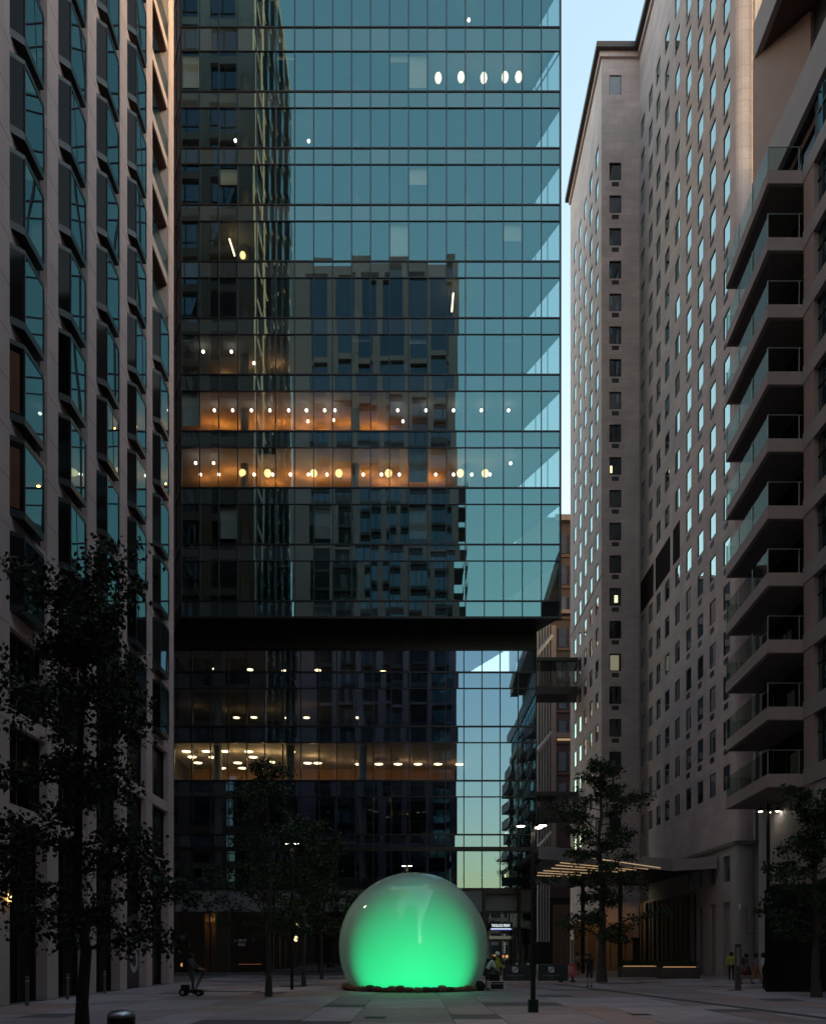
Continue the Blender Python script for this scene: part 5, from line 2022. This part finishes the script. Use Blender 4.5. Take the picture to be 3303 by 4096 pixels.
def person(label, x, y, rz, height, joints, top, legs, skin='light', shoes=(0.02, 0.02, 0.02), sleeves='short', hair=(0.015, 0.012, 0.01), bare_legs=False, skirt=None, group=None, headgear=None, z=0.0):
    """One continuous skinned body grown from a posed skeleton (metres at 1.72 m, facing -Y)."""
    J = {'pelvis': (0, 0, 0.93), 'waist': (0, 0, 1.08), 'chest': (0, 0.01, 1.28), 'neck': (0, 0.01, 1.44), 'head': (0, -0.01, 1.57), 'crown': (0, -0.005, 1.66),
         'shL': (-0.17, 0.01, 1.39), 'shR': (0.17, 0.01, 1.39), 'elL': (-0.23, 0.03, 1.12), 'elR': (0.23, 0.03, 1.12), 'wrL': (-0.24, -0.06, 0.89), 'wrR': (0.24, -0.06, 0.89),
         'hipL': (-0.095, 0, 0.88), 'hipR': (0.095, 0, 0.88), 'knL': (-0.10, -0.02, 0.49), 'knR': (0.10, -0.02, 0.49), 'anL': (-0.105, 0.02, 0.085), 'anR': (0.105, 0.02, 0.085),
         'toL': (-0.115, -0.14, 0.04), 'toR': (0.115, -0.14, 0.04)}
    J.update(joints)
    Rr = {'pelvis': .135, 'waist': .12, 'chest': .145, 'neck': .055, 'head': .092, 'crown': .06, 'shL': .07, 'shR': .07, 'elL': .045, 'elR': .045, 'wrL': .03, 'wrR': .03,
          'hipL': .095, 'hipR': .095, 'knL': .06, 'knR': .06, 'anL': .042, 'anR': .042, 'toL': .035, 'toR': .035}
    edges = [('pelvis', 'waist'), ('waist', 'chest'), ('chest', 'neck'), ('neck', 'head'), ('head', 'crown')]
    for s in 'LR':
        edges += [('chest', 'sh' + s), ('sh' + s, 'el' + s), ('el' + s, 'wr' + s), ('pelvis', 'hip' + s), ('hip' + s, 'kn' + s), ('kn' + s, 'an' + s), ('an' + s, 'to' + s)]
        w, e = Vector(J['wr' + s]), Vector(J['el' + s])
        dv = (w - e).normalized()
        J['pa' + s] = tuple(w + dv * 0.07)
        Rr['pa' + s] = .034
        edges.append(('wr' + s, 'pa' + s))
        side = dv.cross(Vector((0, 1, 0.2))).normalized()
        for q, (off, ln) in enumerate(((-0.03, 0.07), (-0.01, 0.085), (0.01, 0.08), (0.03, 0.06))):
            nm = 'f%d%s' % (q, s)
            J[nm + 'a'] = tuple(Vector(J['pa' + s]) + side * off + dv * ln * 0.55 + Vector((0, -0.005, 0)))
            J[nm] = tuple(Vector(J[nm + 'a']) + dv * ln * 0.5 + Vector((0, -0.02, 0)))
            Rr[nm + 'a'], Rr[nm] = .009, .008
            edges += [('pa' + s, nm + 'a'), (nm + 'a', nm)]
        J['th' + s] = tuple(w + dv * 0.06 + side * 0.05 + Vector((0, -0.02, 0)))
        Rr['th' + s] = .01
        edges.append(('wr' + s, 'th' + s))
    J['nose'] = tuple(Vector(J['head']) + Vector((0, -0.108, -0.005)))
    Rr['nose'] = .014
    edges.append(('head', 'nose'))
    names = list(J)
    k = height / 1.72
    me = bpy.data.meshes.new('body')
    me.from_pydata([tuple(Vector(J[n]) * k) for n in names], [(names.index(a), names.index(b_)) for a, b_ in edges], [])
    tmp = bpy.data.objects.new('body', me)
    COL.objects.link(tmp)
    md = tmp.modifiers.new('skin', 'SKIN')
    if not me.skin_vertices:
        bpy.context.view_layer.objects.active = tmp
        bpy.ops.mesh.customdata_skin_add()
    for i, n in enumerate(names):
        r_ = Rr[n] * k
        me.skin_vertices[0].data[i].radius = (r_ * (1.15 if n in ('chest', 'waist', 'pelvis') else 1.0), r_ * (0.78 if n in ('chest', 'waist', 'pelvis') else 1.0))
        me.skin_vertices[0].data[i].use_root = n == 'pelvis'
    ss = tmp.modifiers.new('sub', 'SUBSURF')
    ss.levels = ss.render_levels = 1
    dg = bpy.context.evaluated_depsgraph_get()
    bm_ = bpy.data.meshes.new_from_object(tmp.evaluated_get(dg))
    bpy.data.objects.remove(tmp)
    bm_.materials.clear()
    for m_ in (SKIN[skin], cloth(top), cloth(legs), cloth(shoes)):
        bm_.materials.append(m_)
    P = np.array([J[n] for n in names]) * k
    segs = []
    for a, b_ in edges:
        if b_ in ('neck', 'head', 'crown', 'nose') or a in ('head',) or b_[:2] in ('pa', 'th') or b_[0] == 'f':
            mi = 0 if b_ != 'neck' else 1
        elif b_[:2] == 'wr':
            mi = 1 if sleeves == 'long' else 0
        elif b_[:2] == 'el' or b_[:2] == 'sh' or b_ in ('waist', 'chest'):
            mi = 1
        elif b_[:2] == 'to':
            mi = 3
        elif b_[:2] == 'an':
            mi = 0 if bare_legs else 2
        else:
            mi = 2
        segs.append((Vector(J[a]) * k, Vector(J[b_]) * k, mi))
    for pl in bm_.polygons:
        c = pl.center
        best, bd = 0, 1e9
        for a, b_, mi in segs:
            ab = b_ - a
            tt = max(0, min(1, (c - a).dot(ab) / max(1e-9, ab.length_squared)))
            dd = (c - (a + ab * tt)).length
            if dd < bd:
                best, bd = mi, dd
        pl.material_index = best
        pl.use_smooth = True
    t = thing('person', label, 'person', (x, y, z), rz, group)
    inst('body', bm_, t, Matrix.Identity(4), local=True)
    hd = Vector(J['head']) * k
    b = MB()
    cap = []
    for i in range(7):
        a = math.pi / 2 * i / 6
        cap.append((0.112 * k * math.cos(a) + 1e-6, 0.135 * k * math.sin(a)))
    if headgear:
        b.lathe([(0.15 * k, -0.01), (0.118 * k, 0.0)] + cap[1:], (hd.x, hd.y, hd.z + 0.02 * k), n=14)
        b.build('helmet', cloth(headgear), t, smooth=True, local=True)
    else:
        b.lathe([(0.085 * k, -0.09 * k), (0.11 * k, -0.03 * k)] + cap, (hd.x, hd.y + 0.025 * k, hd.z - 0.0 * k), n=14)
        b.build('hair', cloth(hair), t, smooth=True, local=True)
    if skirt:
        b = MB()
        b.lathe([(0.30 * k, 0.52 * k), (0.24 * k, 0.75 * k), (0.165 * k, 1.0 * k)], (0, 0, 0), n=16)
        b.build('skirt', cloth(skirt), t, smooth=True, local=True)
    return t


# worker in hi-vis and colleague bending beside the ball
person('worker in white helmet and yellow-green vest beside the ball', X_(1988, 38.4), 38.4, R(60), 1.76,
       {'elL': (-0.24, -0.05, 1.13), 'wrL': (-0.12, -0.24, 1.05), 'elR': (0.24, -0.05, 1.13), 'wrR': (0.12, -0.24, 1.08)},
       (0.45, 0.50, 0.05), (0.05, 0.05, 0.06), sleeves='long', headgear=(0.75, 0.76, 0.78))
person('person in pale shirt and dark shorts leaning at the edge of the ball', X_(1946, 37.2), 37.2, R(100), 1.7,
       {'waist': (0, -0.05, 1.07), 'chest': (0, -0.18, 1.24), 'neck': (0, -0.28, 1.36), 'head': (0, -0.36, 1.45), 'crown': (0, -0.39, 1.53),
        'shL': (-0.17, -0.24, 1.32), 'shR': (0.17, -0.24, 1.32), 'elL': (-0.21, -0.33, 1.07), 'elR': (0.21, -0.33, 1.07), 'wrL': (-0.13, -0.5, 0.95), 'wrR': (0.13, -0.5, 0.95)},
       (0.6, 0.62, 0.6), (0.025, 0.025, 0.03), bare_legs=True)
# person lifting a phone to photograph the ball
pt = person('person in black with bare shins holding up a phone beside the right tree', X_(2357, 40.2), 40.2, R(-35), 1.68,
            {'elL': (-0.25, -0.2, 1.28), 'wrL': (-0.13, -0.36, 1.5), 'elR': (0.25, -0.2, 1.28), 'wrR': (0.10, -0.36, 1.5)},
            (0.015, 0.015, 0.018), (0.018, 0.018, 0.02), bare_legs=True, sleeves='long')
b = MB()
b.box(-0.09, 0.07, -0.44, -0.43, 1.555, 1.64)
ph = b.build('phone', M['black_paint'], None, W[pt])
tag(ph, 'dark phone held up by the person in black', 'phone')
# figure with a trolley at left
person('person in dark clothes standing at a low wheeled trolley on the left', X_(765, 33.4), 33.4, R(80), 1.74,
       {'elR': (0.23, -0.12, 1.14), 'wrR': (0.16, -0.36, 1.06), 'elL': (-0.23, -0.12, 1.14), 'wrL': (-0.16, -0.36, 1.06), 'knL': (-0.10, -0.12, 0.5), 'anL': (-0.1, -0.1, 0.085), 'toL': (-0.11, -0.26, 0.04)},
       (0.05, 0.05, 0.055), (0.06, 0.06, 0.065), sleeves='long')
Y = 32.6
t = thing('trolley', 'low dark wheeled trolley with a long slanting handle at left', 'trolley', (X_(765, Y), Y, 0))
b = MB()
b.prism([(-0.36, -0.2), (0.3, -0.2), (0.3, 0.2), (-0.36, 0.2)], 0.14, 0.26)
b.prism([(-0.38, -0.17), (-0.1, -0.17), (-0.1, 0.17), (-0.38, 0.17)], 0.26, 0.45)
b.build('deck', M['black_paint'], t, local=True)
for (wx, wr) in ((-0.3, 0.15), (0.33, 0.12)):
    for s in (-0.2, 0.17):
        b = MB()
        b.tube((wx, s, wr), (wx, s + 0.05, wr), wr, n=18)
        wh = b.build('wheel', M['black_paint'], t, local=True)
        b = MB()
        b.tube((wx, s - 0.006, wr), (wx, s + 0.056, wr), wr * 0.45, n=12)
        put(bpy.data.objects.new('rim', b.mesh('rim', M['steel'])), wh, W[t])
b = MB()
for s in (-0.14, 0.14):
    b.tube((0.15, s, 0.26), (0.5, s, 0.98), 0.022, n=7)
b.tube((0.5, -0.16, 0.98), (0.5, 0.16, 0.98), 0.024, n=7)
b.build('handle', M['dark_metal'], t, local=True)
# people on the right by the hotel corner
person('guard in yellow hi-vis waistcoat standing beside the wayfinding pillar', X_(2924, 49), 49.0, R(150), 1.76, {}, (0.38, 0.42, 0.06), (0.02, 0.02, 0.024), skin='dark', sleeves='long')
stride = {'knL': (-0.1, -0.16, 0.52), 'anL': (-0.1, -0.26, 0.10), 'toL': (-0.1, -0.42, 0.07), 'knR': (0.1, 0.06, 0.48), 'anR': (0.1, 0.28, 0.12), 'toR': (0.1, 0.16, 0.03), 'wrL': (-0.22, 0.1, 0.9), 'wrR': (0.22, -0.16, 0.92)}
pw_ = person('woman in a dark red dress with backpack walking by the hotel corner', X_(2984, 44.2), 44.2, R(80), 1.68, stride, (0.16, 0.04, 0.03), (0.16, 0.04, 0.03), bare_legs=True, skirt=(0.16, 0.04, 0.03))
b = MB()
b.prism([(-0.15, 0.13), (0.15, 0.13), (0.14, 0.32), (-0.14, 0.32)], 1.0, 1.42)
bp = b.build('backpack', cloth((0.05, 0.05, 0.09)), None, W[pw_])
tag(bp, 'dark blue backpack worn by the woman in the dark red dress', 'backpack')
person('woman in bright orange trousers walking by the white drainpipe', X_(3024, 44.6), 44.6, R(85), 1.68, stride, (0.2, 0.17, 0.18), (0.55, 0.22, 0.02))
person('man in white t-shirt and dark trousers at the kiosk corner', X_(3053, 38), 38.0, R(70), 1.74, {'wrL': (-0.15, -0.25, 1.1), 'wrR': (0.15, -0.25, 1.1)}, (0.62, 0.63, 0.66), (0.02, 0.02, 0.025), skin='dark')
person('distant figure in pale top at the lit hotel entrance', X_(2309, 62), 62.0, 0.4, 1.7, {}, (0.45, 0.4, 0.3), (0.03, 0.03, 0.03))
# diners seated behind the left banner
sit = {'pelvis': (0, 0, 0.52), 'waist': (0, 0, 0.68), 'chest': (0, 0, 0.88), 'neck': (0, 0, 1.05), 'head': (0, -0.02, 1.18), 'crown': (0, -0.015, 1.27), 'shL': (-0.17, 0, 1.0), 'shR': (0.17, 0, 1.0),
       'elL': (-0.22, -0.06, 0.76), 'elR': (0.22, -0.06, 0.76), 'wrL': (-0.16, -0.28, 0.74), 'wrR': (0.16, -0.28, 0.74), 'hipL': (-0.1, -0.04, 0.5), 'hipR': (0.1, -0.04, 0.5),
       'knL': (-0.11, -0.42, 0.5), 'knR': (0.11, -0.42, 0.5), 'anL': (-0.11, -0.4, 0.085), 'anR': (0.11, -0.4, 0.085), 'toL': (-0.11, -0.55, 0.04), 'toR': (0.11, -0.55, 0.04)}
for (px, rz, c, lab) in ((2066, R(90), (0.6, 0.6, 0.62), 'seated diner in white shirt behind the left banner'), (2112, R(-90), (0.5, 0.5, 0.52), 'seated diner in pale grey top behind the banner next to the lamp post')):
    Y = 50.0
    pp_ = person(lab, X_(px, Y), Y, rz, 1.72, sit, c, (0.02, 0.02, 0.03))
    t = thing('cafe_chair', 'dark cafe chair under the ' + ('white-shirted' if px < 2100 else 'grey-topped') + ' diner behind the banner', 'chair', (X_(px, Y), Y, 0), rz)
    b = MB()
    b.box(-0.2, 0.2, -0.2, 0.22, 0.38, 0.415)
    b.build('seat', M['dark_metal'], t, local=True)
    b = MB()
    b.box(-0.2, 0.2, 0.2, 0.23, 0.55, 0.85)
    b.build('backrest', M['dark_metal'], t, local=True)
    for sx in (-0.17, 0.17):
        for sy_ in (-0.17, 0.2):
            b = MB()
            b.tube((sx, sy_, 0), (sx, sy_, 0.38 if sy_ < 0 else 0.8), 0.015, n=6)
            b.build('leg', M['dark_metal'], t, local=True)

# a wall lantern glowing through the leaves at the left edge
t = thing('wall_lantern', 'yellow wall lantern glowing through leaves at the left edge', 'lamp', (LX + 0.1, 27.0, 3.4))
b = MB()
b.box(LX + 0.0, LX + 0.18, 26.93, 27.07, 3.66, 3.7)
b.build('bracket', M['black_paint'], t)
b = MB()
b.box(LX + 0.06, LX + 0.17, 26.93, 27.07, 3.4, 3.66)
b.build('lens', emit('lantern_glow', (1.0, 0.62, 0.22), 2.5), t)
